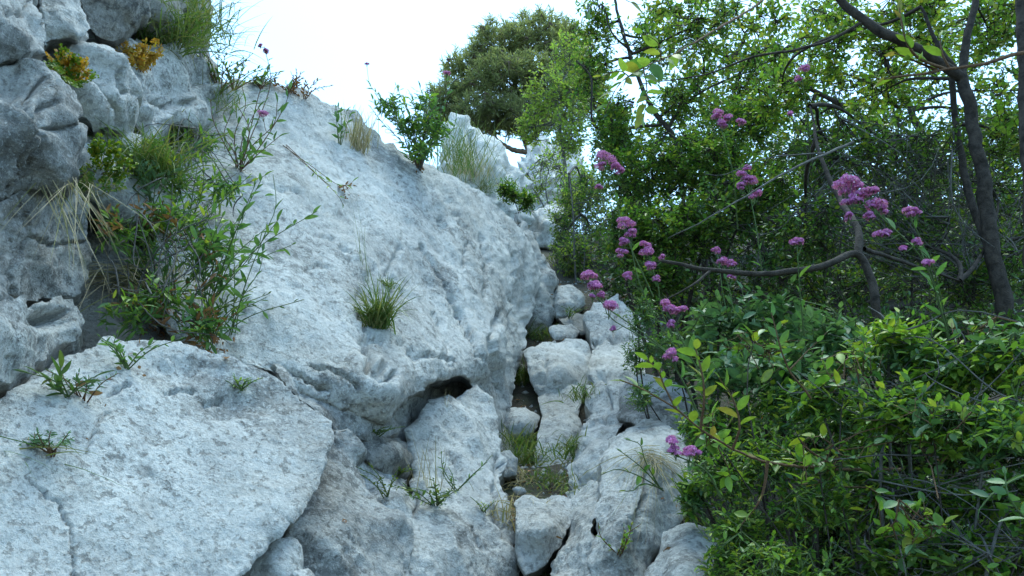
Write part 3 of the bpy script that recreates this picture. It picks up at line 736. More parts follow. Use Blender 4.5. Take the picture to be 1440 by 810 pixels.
def shrub(name, label, cat, root, blobs, leaf, mains=(), r0=.012, bark='bark', group=None, seed=1, bare=0, maxobj=300, trunk_name='stem', twig_mat=None,
          crown=False, up=.25, sec_frac=12, limb=None):
    """blobs: (px,py,Y,rx_px,ry_px,rY_m,n_twigs); mains: pixel polylines [(px,py,Y)..., ] with radii (r_start,r_end)"""
    rg = np.random.default_rng(seed)
    root = np.asarray(root, float)
    pl = Plant(name, label, cat, root, group, seed)
    nodes = []
    for poly, ra, rb in mains:
        pts = np.array([P(*q) for q in poly]); K = 10 * len(pts)
        path = smooth_path(pts, K)
        path = path + .35 * ra * np.stack([pnoise(path * 12, 3 + k) for k in range(3)], -1)
        r = np.linspace(ra, rb, K) * (1 + .12 * pnoise(path * 14, 9))
        pl.tube_part(trunk_name if nodes == [] else 'branch', bark, path[None], r[None], 9)
        nodes.append(path)
    bl = [(P(b[0], b[1], b[2]), np.array([b[3] * b[2] / FPX, b[5], b[4] * b[2] / FPX]), b[6]) for b in blobs]
    if bl:
        cs = np.array([b[0] for b in bl])
        base = np.repeat(root[None], len(cs), 0)
        if nodes:
            nd = np.concatenate(nodes); base = nd[nearest(nd, cs)]
        paths = curve_between(base, cs, rg, 12, .10, .06)
        for k, pth in enumerate(paths):
            pl.tube_part(trunk_name if not nodes and k == 0 else 'branch', bark, pth[None], np.linspace(r0, r0 * .35, 12)[None], 6)
        nodes = nodes + [p for p in paths]
        nd = np.concatenate([q[len(q) // 4:] for q in nodes])
        sec, tips, cen = [], [], []
        for c, r, n in bl:
            m = max(3, n // sec_frac)
            sec.append(c + rand_dirs(rg, m) * r * rg.uniform(.35, .95, (m, 1)))
            tips.append(c + rand_dirs(rg, n) * r * rg.uniform(.12, 1, (n, 1)) ** .42); cen.append(np.repeat(c[None], n, 0))
        sec = np.concatenate(sec); tips = np.concatenate(tips); cen = np.concatenate(cen)
        sp = curve_between(nd[nearest(nd, sec)], sec, rg, 7, .14, .05)
        b = Buf(); b.add(*tubes(sp, np.linspace(r0 * .3, r0 * .12, 7)[None] * rg.uniform(.7, 1.3, (len(sp), 1)), 4))
        tl = leaf['tl']
        sn = sp[:, 2:].reshape(-1, 3)
        j = nearest(sn, tips)
        dirn = nrm(nrm(tips - cen) * .7 + UP * up + rand_dirs(rg, len(tips)) * .55)
        a = sn[j]; mid = tips - dirn * tl
        t = np.linspace(0, 1, 6)[None, :, None]
        tw = a[:, None] * (1 - t) ** 2 + 2 * mid[:, None] * t * (1 - t) + tips[:, None] * t ** 2
        tw = tw + .05 * tl * rg.normal(size=tw.shape) * np.array([0, .3, .6, 1, .8, .3])[None, :, None]
        rt = leaf.get('tr', .0012)
        b2 = Buf(); b2.add(*tubes(tw, np.linspace(rt * 1.6, rt * .6, 6)[None].repeat(len(tw), 0), 3))
        o = b.obj('twigs', M[bark], pl.root, root); o['kind'] = 'stuff'
        o = b2.obj('twigs', M[twig_mat or bark], pl.root, root); o['kind'] = 'stuff'
        ln = np.linalg.norm(tw[:, -1] - tw[:, 0], axis=1)
        t0 = np.clip(1 - tl / np.maximum(ln, tl * .5), .05, .8)
        mats = leaf['mat'] if isinstance(leaf['mat'], (list, tuple)) else [leaf['mat']]
        pick = rg.integers(0, len(mats), len(tw))
        for mi, mt in enumerate(mats):
            for lo, hi in ((.0, .3), (.3, .6), (.6, .9)):
                sel = (pick == mi) & (t0 >= lo) & (t0 < hi)
                if sel.any(): leaves_on(pl, mt, tw[sel], (lo + hi) / 2, leaf['per'], leaf['L'], leaf['W'], rg, leaf.get('ang', 55), leaf.get('upw', .8))
        if bare:
            c = np.array([x[0] for x in bl]); r = np.array([x[1] for x in bl]); k = rg.integers(0, len(bl), bare)
            e = c[k] + rand_dirs(rg, bare) * r[k] * 1.05; e0 = sn[rg.integers(0, len(sn), bare)]
            dist = np.linalg.norm(e - e0, axis=1, keepdims=True); e = e0 + (e - e0) * np.minimum(1, .55 / np.maximum(dist, 1e-6))
            bp = curve_between(e0, e, rg, 9, .2, .0)
            b = Buf(); b.add(*tubes(bp, np.linspace(.0022, .0009, 9)[None] * rg.uniform(.6, 1.7, (bare, 1)), 4))
            o = b.obj('bare_twigs', M['bark_grey'], pl.root, root); o['kind'] = 'stuff'
    pl.done(maxobj)
    return pl
def sprig(name, label, cat, stems, leaf, r=.004, bark='stem', seed=1, group=None, base=None):
    """a branch given by pixel polylines, leaves set along each"""
    rg = np.random.default_rng(seed)
    pts0 = [np.array([P(*q) for q in st[0]]) for st in stems]
    pl = Plant(name, label, cat, pts0[0][0] if base is None else base, group, seed)
    for k, (st, pts) in enumerate(zip(stems, pts0)):
        K = 8 * len(pts)
        path = smooth_path(pts, K)
        rr = st[1] if len(st) > 1 else r
        path = path + .6 * rr * np.stack([pnoise(path * 20, 3 + i) for i in range(3)], -1)
        pl.tube_part('stem' if k == 0 else 'branch', bark, path[None], np.linspace(rr, rr * .35, K)[None], 6)
        if len(st) > 2 and st[2]:
            t0, per = st[2]
            leaves_on(pl, leaf['mat'], path[None], t0, per, leaf['L'], leaf['W'], rg, leaf.get('ang', 55), leaf.get('upw', .8))
    pl.done()
    return pl
STAR = np.concatenate([[(0, 0, 0)], [(math.cos(a) * r, math.sin(a) * r, .12 * r) for k in range(5) for a, r in ((k * 1.2566, 1.0), (k * 1.2566 + .628, .36))]])
STARF = np.array([(0, 1 + (2 * k - 1) % 10, 1 + 2 * k, 1 + (2 * k + 1) % 10) for k in range(5)])
def flower_head(pl, c, rad, rg, size=.0036):
    """dome of tiny five-petalled flowers made of several small cymes"""
    nb = rg.integers(4, 7)
    cs = c + rand_dirs(rg, nb) * rad * np.array([.55, .55, .4]); cs[0] = c + UP * rad * .25
    P_, N_ = [], []
    for q in cs:
        rad = rad * 1.0; k = int(np.clip(85 * (rad / .022) ** 1.3, 45, 150)); d = rand_dirs(rg, k); d[:, 2] = np.abs(d[:, 2]) * .9 - .12
        P_.append(q + d * rad * .5 * rg.uniform(.75, 1.05, (k, 1))); N_.append(nrm(d + rg.normal(size=(k, 3)) * .3))
    p = np.concatenate(P_); n = np.concatenate(N_)
    a = nrm(np.cross(n, rand_dirs(rg, len(n)))); b = np.cross(n, a)
    s = size * rg.uniform(.7, 1.2, (len(p), 1, 1))
    V = p[:, None] + s * (STAR[None, :, :1] * a[:, None] + STAR[None, :, 1:2] * b[:, None] + STAR[None, :, 2:] * n[:, None])
    F = (np.arange(len(p)) * 11)[:, None, None] + STARF[None]
    bf = Buf(); bf.add(V.reshape(-1, 3), [F.reshape(-1, 4)])
    h = bf.obj('flower_head', M['petal'], pl.root, pl.base, smooth=False)
    # short stalks of the cymes
    st = c - UP * rad * 1.2
    pth = curve_between(np.repeat(st[None], nb, 0), cs, rg, 4, .05)
    bf = Buf(); bf.add(*tubes(pth, np.full((nb, 4), .0009), 3)); bf.obj('stalk', M['stem'], h, pl.base)
def herb(name, label, base, stems, heads=(), L=.05, W=.014, mat='leaf_val', per=9, t0=.12, cat='wildflower', group=None, seed=1, r=.0022, stem='stem', basal=0, upw=.6, ang=45, dead=0):
    """stems: pixel polylines from the base outwards; heads (px,py,Y,r_px,stem index)"""
    rg = np.random.default_rng(seed)
    base = np.asarray(base, float)
    pl = Plant(name, label, cat, base, group, seed)
    paths = []
    for st in stems:
        pts = np.array([base + rg.normal(size=3) * .006] + [P(q[0], q[1], q[2] if abs(q[2]) > 1 else base[1] + q[2]) for q in st])
        path = smooth_path(pts, 16); paths.append(path)
        pl.tube_part('stem', stem, path[None], np.linspace(r, r * .5, 16)[None], 5)
        if per: leaves_on(pl, mat, path[None], t0, per, L, W, rg, ang, upw)
    for h in heads:
        hy = h[2] if abs(h[2]) > 1 else base[1] + h[2]
        c = P(h[0], h[1], hy); rad = 1.3 * h[3] * hy / FPX
        flower_head(pl, c, rad, rg)
        nd = np.concatenate(paths); q = nd[nearest(nd, (c - UP * rad * 2)[None])[0]]
        e = c - UP * rad * .6
        if np.linalg.norm(q - e) > .004:
            m = (q + e) / 2 - UP * .1 * np.linalg.norm(q - e)
            pl.tube_part('stem', stem, smooth_path([q, m, e], 8)[None], np.full((1, 8), r * .5), 4)
    if basal:
        k = basal; d = rand_dirs(rg, k); d[:, 2] = np.abs(d[:, 2]) * .7
        d[:, 1] -= .35
        pl.leaves(mat, base + rg.normal(size=(k, 3)) * .012, d, nrm(UP - d * .3 + rg.normal(size=(k, 3)) * .3), L * rg.uniform(.7, 1.3, k), W * rg.uniform(.7, 1.3, k))
    if dead:
        k = dead; d = rand_dirs(rg, k); d[:, 2] = -np.abs(d[:, 2])
        pl.leaves('leaf_dead', base + rg.normal(size=(k, 3)) * .03 + np.array([0, -.02, -.01]), d, rand_dirs(rg, k), L * .6 * rg.uniform(.5, 1.1, k), W * .7 * rg.uniform(.7, 1.3, k))
    pl.done(200)
    return pl
def herb_auto(name, label, px, py, n, h, spread, lean=(0, -.1, .2), base=None, **kw):
    """upright herb with n stems growing from the surface under the pixel"""
    rg = np.random.default_rng(kw.get('seed', 1) + 500)
    b = S(px, py) if base is None else base
    stems = []
    for k in range(n):
        tip = b + np.array([rg.normal() * spread, rg.normal() * spread * .5, h * rg.uniform(.6, 1.05)]) + np.array(lean) * h
        mid = b + (tip - b) * .5 + np.array([rg.normal() * spread * .2, -.02, h * .08])
        st = []
        for q in (mid, tip):
            x, y, f = proj(q); st.append((x, y, q[1]))
        stems.append(st)
    return herb(name, label, b, stems, **kw)
def tuft(name, label, px, py, n, h, spread, mat='grass', droop=.5, lean=(0, -.15, 0), w=.0022, seed=1, cat='grass tuft', base=None, area=.02, up=1.0, group=None):
    rg = np.random.default_rng(seed)
    b = S(px, py) if base is None else np.asarray(base, float)
    p0 = b + rg.normal(size=(n, 3)) * np.array([area, area * .6, area * .5])
    d = nrm(np.stack([rg.normal(size=n) * spread, rg.normal(size=n) * spread * .7, np.full(n, up)], -1) + np.array(lean))
    L = h * rg.uniform(.45, 1.1, n)
    K = 6; t = np.linspace(0, 1, K)[None, :, None]
    hz = d * np.array([1, 1, 0])
    path = p0[:, None] + d[:, None] * t * L[:, None, None] + (hz * .6 - UP)[:, None] * (t ** 2.2) * (L * droop * rg.uniform(.2, 1.3, n))[:, None, None]
    path = path + .03 * h * rg.normal(size=(n, 1, 3)) * t * (1 - t) * 3
    side = nrm(np.cross(d, rand_dirs(rg, n)))
    wd = w * rg.uniform(.6, 1.3, n)[:, None] * np.array([.8, 1, .9, .7, .45, .08])[None]
    tan = nrm(np.gradient(path, axis=1)); nor = np.cross(tan, side[:, None])
    A = path + side[:, None] * wd[:, :, None]; B_ = path - side[:, None] * wd[:, :, None]; C = path + nor * wd[:, :, None] * .5
    V = np.stack([A, C, B_], 2).reshape(-1, 3); idx = np.arange(n * K * 3).reshape(n, K, 3)
    F = np.concatenate([np.stack([idx[:, :-1, k], idx[:, :-1, k + 1], idx[:, 1:, k + 1], idx[:, 1:, k]], -1).reshape(-1, 4) for k in (0, 1)])
    bf = Buf(); bf.add(V, [F])
    o = bf.obj(name, M[mat], None, b, True, b)
    return tag(o, label, cat, group)
def fern(name, label, px, py, n, L, mats, seed, lean=(0, -.6, .3), spread=.6, pin=9):
    rg = np.random.default_rng(seed)
    b = S(px, py)
    pl = Plant(name, label, 'fern', b, None, seed)
    for k in range(n):
        d = nrm(np.array([rg.normal() * spread, rg.normal() * .2, rg.normal() * spread * .6]) + np.array(lean))
        l = L * rg.uniform(.6, 1.1)
        mid = b + d * l * .55 + UP * l * .08; tip = b + d * l - UP * l * .12 + rg.normal(size=3) * .015
        path = smooth_path([b, mid, tip], 14)
        mt = mats[k % len(mats)]
        fr = pl.tube_part('frond_stem', 'stem_red', path[None], np.linspace(.0012, .0004, 14)[None], 4)
        t = np.repeat(np.linspace(.18, .98, pin), 2); i = np.minimum((t * 13).astype(int), 12)
        pos = path[i]; tan = nrm(path[i + 1] - path[i]); sd = nrm(np.cross(tan, nrm(-b * .6 + UP * .5)))
        sg = np.tile([1., -1.], pin)[:, None]
        wl = l * .30 * np.sin(np.pi * np.clip(.12 + .88 * (1 - t) ** .8, 0, 1)) * .9 + .006
        dd = sd * sg + tan * .45
        # lobes of each pinna
        for q in range(4):
            pp = pos + nrm(dd) * (wl * (.15 + .24 * q))[:, None] + rg.normal(size=pos.shape) * .003
            for s2 in (1, -1):
                ld = nrm(dd) * .7 + tan * s2 * .8
                pl.leaves(mt, pp, ld, nrm(np.cross(sd, tan) * sg * 0 + nrm(-b) + UP * .6 + rg.normal(size=pp.shape) * .6), wl * (.55 - .08 * q) * rg.uniform(.6, 1.3, len(wl)), wl * .26 * rg.uniform(.6, 1.3, len(wl)))
    pl.done(60, 10)
    return pl
# ------------------------------------------------------------------ far trees
def on_ground(px, py, Y, sink=.05):
    p = P(px, py, Y)
    return np.array([p[0], p[1], float(ground_z(p[0], p[1])) - sink])
rg0 = np.random.default_rng(11)
pb = [(720 + dx, 105 + dy, 25 + dz, rx * 1.35, ry * 1.25, 1.2, int(n * 1.7)) for dx, dy, dz, rx, ry, n in (
    (-85, 35, 0, 34, 30, 120), (-55, -5, .5, 40, 34, 160), (-15, -45, 0, 44, 30, 170), (35, -62, .6, 46, 26, 150), (75, -40, 0, 40, 34, 140), (-10, 5, -.8, 48, 36, 180), (45, 0, -.6, 50, 38, 180),
    (-45, 55, -.6, 40, 26, 130), (10, 58, -.8, 44, 24, 140), (60, 48, 0, 44, 28, 130), (100, 10, 1, 38, 36, 110), (-105, 62, .5, 24, 20, 70))]
shrub('pine_tree', 'dark domed pine tree rising behind the ridge', 'tree', on_ground(748, 300, 25, .2), pb,
      dict(L=.20, W=.035, mat='leaf_pine', per=20, tl=.42, tr=.008, ang=38, upw=.3),
      mains=[([(750, 330, 25), (747, 250, 25), (742, 205, 25), (728, 165, 25), (725, 120, 25)], .17, .07), ([(744, 215, 25), (715, 208, 24.6), (690, 188, 24.4), (660, 160, 24.6)], .09, .03), ([(742, 205, 25), (765, 175, 25.3), (790, 150, 25.4)], .09, .03), ([(736, 190, 25), (705, 178, 25), (675, 168, 25)], .07, .025)],
      r0=.05, bark='bark_pine', seed=101, maxobj=0, trunk_name='trunk', up=.5, sec_frac=10)
shrub('small_tree', 'airy pale green tree standing in front of the pine trunk', 'tree', on_ground(790, 330, 14, .1),
      [(770, 130, 14, 48, 40, .8, 170), (800, 190, 14, 40, 45, .8, 150), (745, 180, 14.3, 32, 32, .6, 80), (800, 80, 14.5, 40, 40, .8, 120), (830, 130, 14, 40, 50, .8, 130), (815, 260, 13.5, 35, 35, .7, 90)],
      dict(L=.085, W=.045, mat='leaf_olive', per=8, tl=.30, tr=.004, upw=.3), mains=[([(800, 340, 14), (797, 270, 14), (790, 200, 14), (780, 130, 14)], .05, .02)], r0=.022, bark='bark_grey', seed=102, maxobj=0, trunk_name='trunk')
shrub('small_tree', 'thin grey-stemmed sapling with sparse leaves above the far white rock', 'tree', on_ground(775, 340, 11.5, .1),
      [(745, 262, 11.5, 36, 30, .5, 60), (725, 285, 11.3, 26, 26, .4, 45), (775, 230, 11.5, 30, 36, .5, 60)],
      dict(L=.06, W=.028, mat='leaf_olive', per=7, tl=.25, tr=.004, upw=.3), r0=.016, bark='bark_grey', seed=103, maxobj=0, trunk_name='trunk', bare=60)
shrub('bush', 'olive green bush with bare grey stems at the head of the gully', 'bush', on_ground(810, 420, 8, .1),
      [(800, 300, 8, 40, 55, .5, 230), (830, 270, 8.2, 40, 45, .5, 200), (812, 360, 7.6, 36, 44, .4, 220), (850, 330, 8, 40, 60, .5, 220), (790, 350, 8, 26, 40, .4, 120)],
      dict(L=.042, W=.017, mat=['leaf_olive', 'leaf_small'], per=10, tl=.20, tr=.0022, upw=.4), mains=[([(812, 420, 7.4), (808, 360, 7.35), (806, 300, 7.3), (800, 245, 7.4)], .010, .004), ([(818, 420, 7.4), (822, 350, 7.35), (815, 300, 7.4)], .007, .003)], r0=.014, bark='bark_grey', seed=104, maxobj=0, bare=70)

# ------------------------------------------------------------------ bushes and trees on the right bank
shrub('tree', 'leafy tree filling the sky high above the thicket', 'tree', on_ground(1330, 480, 8, .1),
      [(950 + 110 * (k % 5) + 30 * (k // 5), 20 + 85 * (k // 5) + 22 * (k % 2), 8 + .5 * (k % 3), 85, 65, .8, 150) for k in range(20)],
      dict(L=.075, W=.042, mat='leaf_canopy', per=8, tl=.30, tr=.003, upw=.3), mains=[([(1330, 480, 8), (1325, 330, 8), (1300, 200, 8), (1240, 80, 8.2)], .06, .03), ([(1305, 220, 8), (1150, 130, 8), (1000, 70, 8.2)], .035, .015)], r0=.02, seed=110, maxobj=0, trunk_name='trunk')
shrub('bush', 'dense dark evergreen bush at the back of the thicket', 'bush', on_ground(1180, 520, 6.2, .1),
      [(900 + 120 * (k % 5), 205 + 90 * (k // 5) + 20 * (k % 2), 6.3 + .3 * (k % 2), 95, 75, .5, 190) for k in range(20)] + [(1500 + 120 * (k % 3), 230 + 110 * (k // 3), 6.2, 95, 80, .5, 120) for k in range(9)],
      dict(L=.055, W=.027, mat='leaf_dark', per=9, tl=.22, tr=.002, upw=.4), r0=.02, seed=111, maxobj=0)
shrub('bush', 'glossy small-leaved green bush leaning over the gully', 'bush', on_ground(960, 560, 4.3, .1),
      [(900, 250, 4.4, 75, 60, .35, 330), (990, 230, 4.3, 80, 60, .35, 330), (960, 320, 4.0, 80, 55, .3, 300), (890, 330, 4.2, 55, 60, .3, 260), (1060, 280, 4.1, 75, 60, .35, 260), (930, 390, 4.0, 60, 35, .25, 180), (1050, 170, 4.4, 80, 45, .35, 220), (860, 190, 4.5, 45, 50, .3, 150)],
      dict(L=.032, W=.016, mat=['leaf_small', 'leaf_small', 'leaf_fresh', 'leaf_dark'], per=12, tl=.13, tr=.0013, upw=.7), r0=.014, seed=112, maxobj=300)
shrub('tree', 'slender dark-twigged tree over the small-leaved bush', 'tree', on_ground(1000, 520, 4.8, .1),
      [(840, 40, 4.8, 50, 45, .35, 110), (830, 110, 4.8, 45, 50, .35, 120), (920, 60, 4.8, 60, 55, .4, 150), (1000, 40, 4.6, 60, 50, .4, 150), (960, 140, 4.7, 60, 50, .35, 130), (1060, 100, 4.6, 60, 50, .4, 130), (860, 160, 4.6, 40, 35, .3, 80)],
      dict(L=.036, W=.016, mat=['leaf_canopy', 'leaf_small'], per=9, tl=.16, tr=.0016, upw=.4),
      mains=[([(1000, 500, 4.8), (985, 330, 4.75), (950, 200, 4.7), (915, 150, 4.7), (880, 60, 4.7), (860, -20, 4.8)], .024, .008), ([(930, 175, 4.7), (850, 182, 4.5), (832, 165, 4.4), (831, 110, 4.4), (810, 85, 4.4)], .010, .004), ([(890, 75, 4.7), (860, 45, 4.6), (850, 10, 4.6)], .008, .003)], r0=.010, seed=113, trunk_name='trunk')
shrub('tree', 'crooked brown-trunked tree with forking limbs on the right bank', 'tree', on_ground(1425, 520, 3.2, .05),
      [(1170, 60, 3.6, 80, 60, .35, 150), (1280, 20, 3.5, 80, 50, .35, 140), (1390, 40, 3.6, 70, 60, .35, 140), (1100, 130, 3.7, 70, 55, .3, 120), (1420, 180, 3.4, 60, 60, .3, 70), (1240, 130, 3.8, 70, 45, .3, 80)],
      dict(L=.036, W=.019, mat=['leaf_canopy', 'leaf_fresh'], per=8, tl=.14, tr=.0014, upw=.4),
      mains=[([(1432, 560, 3.2), (1420, 470, 3.2), (1405, 390, 3.2), (1385, 290, 3.2), (1374, 205, 3.2), (1352, 105, 3.2)], .036, .024), ([(1354, 112, 3.2), (1305, 78, 3.15), (1255, 52, 3.1), (1205, 22, 3.1), (1160, -25, 3.1)], .024, .017),
             ([(1352, 108, 3.2), (1358, 60, 3.2), (1372, 0, 3.2), (1380, -40, 3.2)], .019, .012), ([(1215, 30, 3.1), (1170, 55, 3.1), (1120, 70, 3.1), (1060, 80, 3.1), (990, 105, 3.15), (900, 118, 3.2)], .007, .002),
             ([(1400, 370, 3.2), (1365, 280, 3.3), (1345, 180, 3.35), (1338, 110, 3.3)], .018, .012), ([(1350, 105, 3.2), (1320, 65, 3.2), (1295, 10, 3.2)], .012, .006)], r0=.009, seed=114, trunk_name='trunk')
shrub('tree', 'straight dark trunk of a tree at the edge of the right bank', 'tree', on_ground(1462, 560, 2.9, .05), [(1480, -40, 2.9, 60, 50, .3, 60)], dict(L=.036, W=.019, mat='leaf_canopy', per=7, tl=.14, tr=.0014),
      mains=[([(1462, 560, 2.9), (1450, 300, 2.9), (1440, 120, 2.9), (1434, -40, 2.9)], .030, .020)], r0=.008, seed=115, trunk_name='trunk')
shrub('shrub', 'tangled twiggy shrub with a thick bent grey-brown branch', 'shrub', on_ground(1235, 520, 2.9, .05),
      [(1180, 220, 3.5, 90, 60, .35, 190), (1290, 230, 3.6, 90, 70, .4, 180), (1390, 270, 3.7, 70, 80, .4, 170), (1130, 320, 3.5, 80, 60, .3, 180), (1270, 340, 3.6, 90, 60, .35, 170), (1380, 390, 3.4, 70, 50, .3, 150)],
      dict(L=.030, W=.014, mat=['leaf_dark', 'leaf_small'], per=8, tl=.13, tr=.0013, upw=.6),
      mains=[([(1238, 480, 2.75), (1232, 430, 2.7), (1224, 395, 2.7), (1203, 358, 2.7), (1150, 376, 2.65), (1080, 384, 2.65), (1000, 380, 2.65), (930, 366, 2.7)], .016, .006), ([(1205, 360, 2.7), (1206, 322, 2.75), (1178, 275, 2.9), (1152, 215, 3.0), (1140, 150, 3.1)], .015, .004),
             ([(1215, 350, 2.75), (1290, 375, 3.0), (1350, 395, 3.1)], .008, .004), ([(1000, 380, 2.65), (975, 400, 2.6), (930, 425, 2.6)], .005, .002)], r0=.010, seed=116, bare=300)
shrub('bush', 'dark leafy undergrowth behind the lentisk bushes', 'bush', on_ground(1200, 700, 3.2, .05),
      [(1550, 480, 3.2, 90, 80, .3, 120), (1560, 640, 3.0, 90, 80, .3, 120), (1700, 560, 3.2, 90, 90, .3, 120), (1000, 500, 3.6, 90, 70, .25, 204), (1130, 490, 3.4, 90, 70, .25, 204), (1270, 480, 3.3, 90, 70, .25, 204), (1400, 480, 3.2, 80, 70, .25, 187), (1050, 620, 3.2, 90, 70, .25, 204), (1180, 620, 3.1, 90, 70, .25, 204), (1310, 620, 3.0, 90, 70, .25, 204), (1430, 620, 2.9, 70, 70, .25, 153),
       (1060, 760, 3.0, 90, 70, .2, 187), (1190, 760, 2.9, 90, 70, .2, 187), (1320, 760, 2.8, 90, 70, .2, 187), (1430, 760, 2.7, 70, 70, .2, 153)],
      dict(L=.036, W=.017, mat='leaf_dark', per=9, tl=.15, tr=.0014, upw=.5), r0=.012, seed=117, maxobj=300)
shrub('shrub', 'broad-leaved blue-green shrub below the thick bent branch', 'shrub', on_ground(1080, 640, 2.7, .05),
      [(1010, 450, 2.9, 70, 50, .22, 45), (1090, 440, 2.8, 80, 50, .22, 50), (1170, 470, 2.6, 70, 50, .2, 45), (1030, 520, 2.6, 70, 45, .2, 40), (1110, 520, 2.5, 70, 45, .2, 40)],
      dict(L=.052, W=.026, mat='leaf_blue', per=8, tl=.17, tr=.0015, upw=.7), r0=.008, seed=118, twig_mat='stem')
shrub('lentisk_bush', 'bright green lentisk bush with long leaflets on the right bank', 'bush', on_ground(1340, 760, 2.2, .05),
      [(1250, 480, 2.2, 80, 45, .18, 60), (1340, 520, 2.1, 90, 55, .2, 80), (1420, 500, 1.95, 70, 55, .18, 60), (1260, 570, 2.05, 80, 45, .18, 70), (1390, 600, 1.9, 80, 50, .18, 60), (1150, 560, 2.2, 60, 45, .18, 45)],
      dict(L=.038, W=.016, mat=['leaf_fresh', 'leaf_fresh', 'leaf_blue'], per=14, tl=.15, tr=.0014, upw=.9, ang=58), r0=.008, seed=119, bark='bark_grey', twig_mat='stem', bare=40)
shrub('lentisk_bush', 'fine-leaved lentisk bush spilling over the low pale rock', 'bush', on_ground(1110, 800, 2.3, .05),
      [(1020, 660, 2.3, 60, 50, .18, 75), (1090, 640, 2.25, 70, 50, .18, 80), (1050, 740, 2.2, 70, 55, .18, 85), (1150, 700, 2.1, 70, 55, .18, 80), (1110, 790, 2.0, 80, 45, .18, 70), (1010, 790, 2.15, 40, 40, .12, 40)],
      dict(L=.024, W=.010, mat=['leaf_fresh', 'leaf_small'], per=12, tl=.12, tr=.0012, upw=.8, ang=58), r0=.007, seed=120, twig_mat='stem')
shrub('lentisk_bush', 'shadowy lentisk bush full of dead grey twigs', 'bush', on_ground(1330, 840, 2.0, .05),
      [(1240, 690, 2.15, 70, 50, .18, 65), (1330, 700, 2.1, 80, 50, .18, 65), (1260, 780, 2.0, 80, 45, .18, 65), (1370, 780, 1.95, 80, 45, .18, 60), (1430, 690, 1.9, 50, 50, .16, 40)],
      dict(L=.034, W=.015, mat=['leaf_dark', 'leaf_fresh', 'leaf_small'], per=13, tl=.14, tr=.0013, upw=.8), r0=.008, seed=121, bark='bark_grey', bare=45)
shrub('shrub', 'low small-leaved shrub with pale buds hanging over the steep slab', 'shrub', on_ground(960, 600, 3.6, .05),
      [(905, 440, 3.5, 32, 36, .15, 90), (930, 490, 3.4, 36, 36, .15, 90), (895, 500, 3.5, 28, 36, .12, 60), (905, 555, 3.3, 34, 28, .12, 50)],
      dict(L=.020, W=.008, mat=['leaf_small', 'leaf_blue'], per=10, tl=.08, tr=.0010, upw=.6), r0=.006, seed=122, twig_mat='stem')

shrub('bush', 'leafy mid-green bush filling the hollow under the crooked tree', 'bush', on_ground(1280, 600, 3.9, .05),
      [(1000 + 95 * (k % 5), 300 + 85 * (k // 5) + 25 * (k % 2), 4.0 + .2 * (k % 3), 80, 62, .3, 75) for k in range(15)],
      dict(L=.036, W=.018, mat=['leaf_small', 'leaf_blue', 'leaf_dark'], per=10, tl=.15, tr=.0013, upw=.6), r0=.010, seed=123, maxobj=300, bare=60)
shrub('lentisk_bush', 'sunken lentisk bush between the broad-leaved shrub and the fine-leaved bush', 'bush', on_ground(1150, 760, 2.6, .05),
      [(1000, 590, 2.6, 60, 50, .16, 50), (1090, 570, 2.5, 70, 50, .16, 55), (1190, 600, 2.4, 70, 50, .16, 55), (1210, 660, 2.3, 60, 50, .16, 45), (980, 690, 2.5, 36, 50, .12, 35)],
      dict(L=.032, W=.014, mat=['leaf_fresh', 'leaf_blue', 'leaf_small'], per=12, tl=.13, tr=.0013, upw=.8), r0=.008, seed=124, twig_mat='stem')

shrub('smilax', 'climbing vine with broad heart-shaped leaves over the lentisk bushes', 'vine', on_ground(1230, 720, 2.1, .05),
      [(1060, 480, 2.3, 80, 60, .15, 14), (1190, 520, 2.1, 80, 60, .15, 15), (1310, 600, 1.95, 90, 60, .15, 14), (1150, 640, 2.0, 90, 60, .15, 14), (1290, 730, 1.85, 90, 50, .15, 13), (1390, 460, 2.0, 60, 50, .12, 10), (1000, 610, 2.1, 50, 50, .12, 8)],
      dict(L=.042, W=.021, mat=['leaf_blue', 'leaf_small', 'leaf_fresh'], per=6, tl=.16, tr=.0012, upw=.5, ang=60), r0=.004, seed=125, twig_mat='stem_red')

# ------------------------------------------------------------------ single branches reaching out
sprig('lentisk_branch', 'arching lentisk branch with red-tipped yellow-green leaves over the pale boulder', 'branch',
      [([(1270, 660, 2.25), (1180, 660, 2.1), (1080, 650, 1.9), (1010, 620, 1.68), (950, 575, 1.62), (905, 548, 1.6), (872, 535, 1.58)], .0042, (.35, 26)),
       ([(1030, 632, 1.7), (1040, 600, 1.66), (1030, 560, 1.64), (1010, 530, 1.63)], .003, (.25, 9)), ([(985, 602, 1.66), (990, 560, 1.62), (985, 515, 1.6), (975, 480, 1.6)], .003, (.3, 11)), ([(950, 575, 1.62), (935, 545, 1.6), (925, 520, 1.58), (908, 505, 1.57)], .0025, (.3, 9)),
       ([(1080, 648, 1.75), (1070, 700, 1.78), (1040, 740, 1.8)], .0035, (.3, 6))],
      dict(L=.044, W=.019, mat='leaf_red', ang=48, upw=.7), bark='stem_red', seed=131)
sprig('hanging_branch', 'hanging spray of broad rounded bright green leaves before the slender tree', 'branch',
      [([(1010, 40, 1.9), (950, 75, 1.75), (905, 95, 1.65), (870, 120, 1.6), (850, 160, 1.58)], .0026, (.4, 20)), ([(905, 95, 1.65), (910, 130, 1.6), (905, 168, 1.58)], .0018, (.1, 14)), ([(885, 108, 1.62), (870, 100, 1.6), (843, 108, 1.58)], .0016, (.1, 9)), ([(930, 84, 1.7), (925, 60, 1.66), (900, 45, 1.64)], .0016, (.1, 7)), ([(1010, 40, 1.9), (1060, 10, 2.1), (1130, -40, 2.4), (1165, -25, 2.9)], .0035, None)],
      dict(L=.046, W=.026, mat='leaf_canopy', ang=60, upw=.2), bark='stem_red', seed=132)
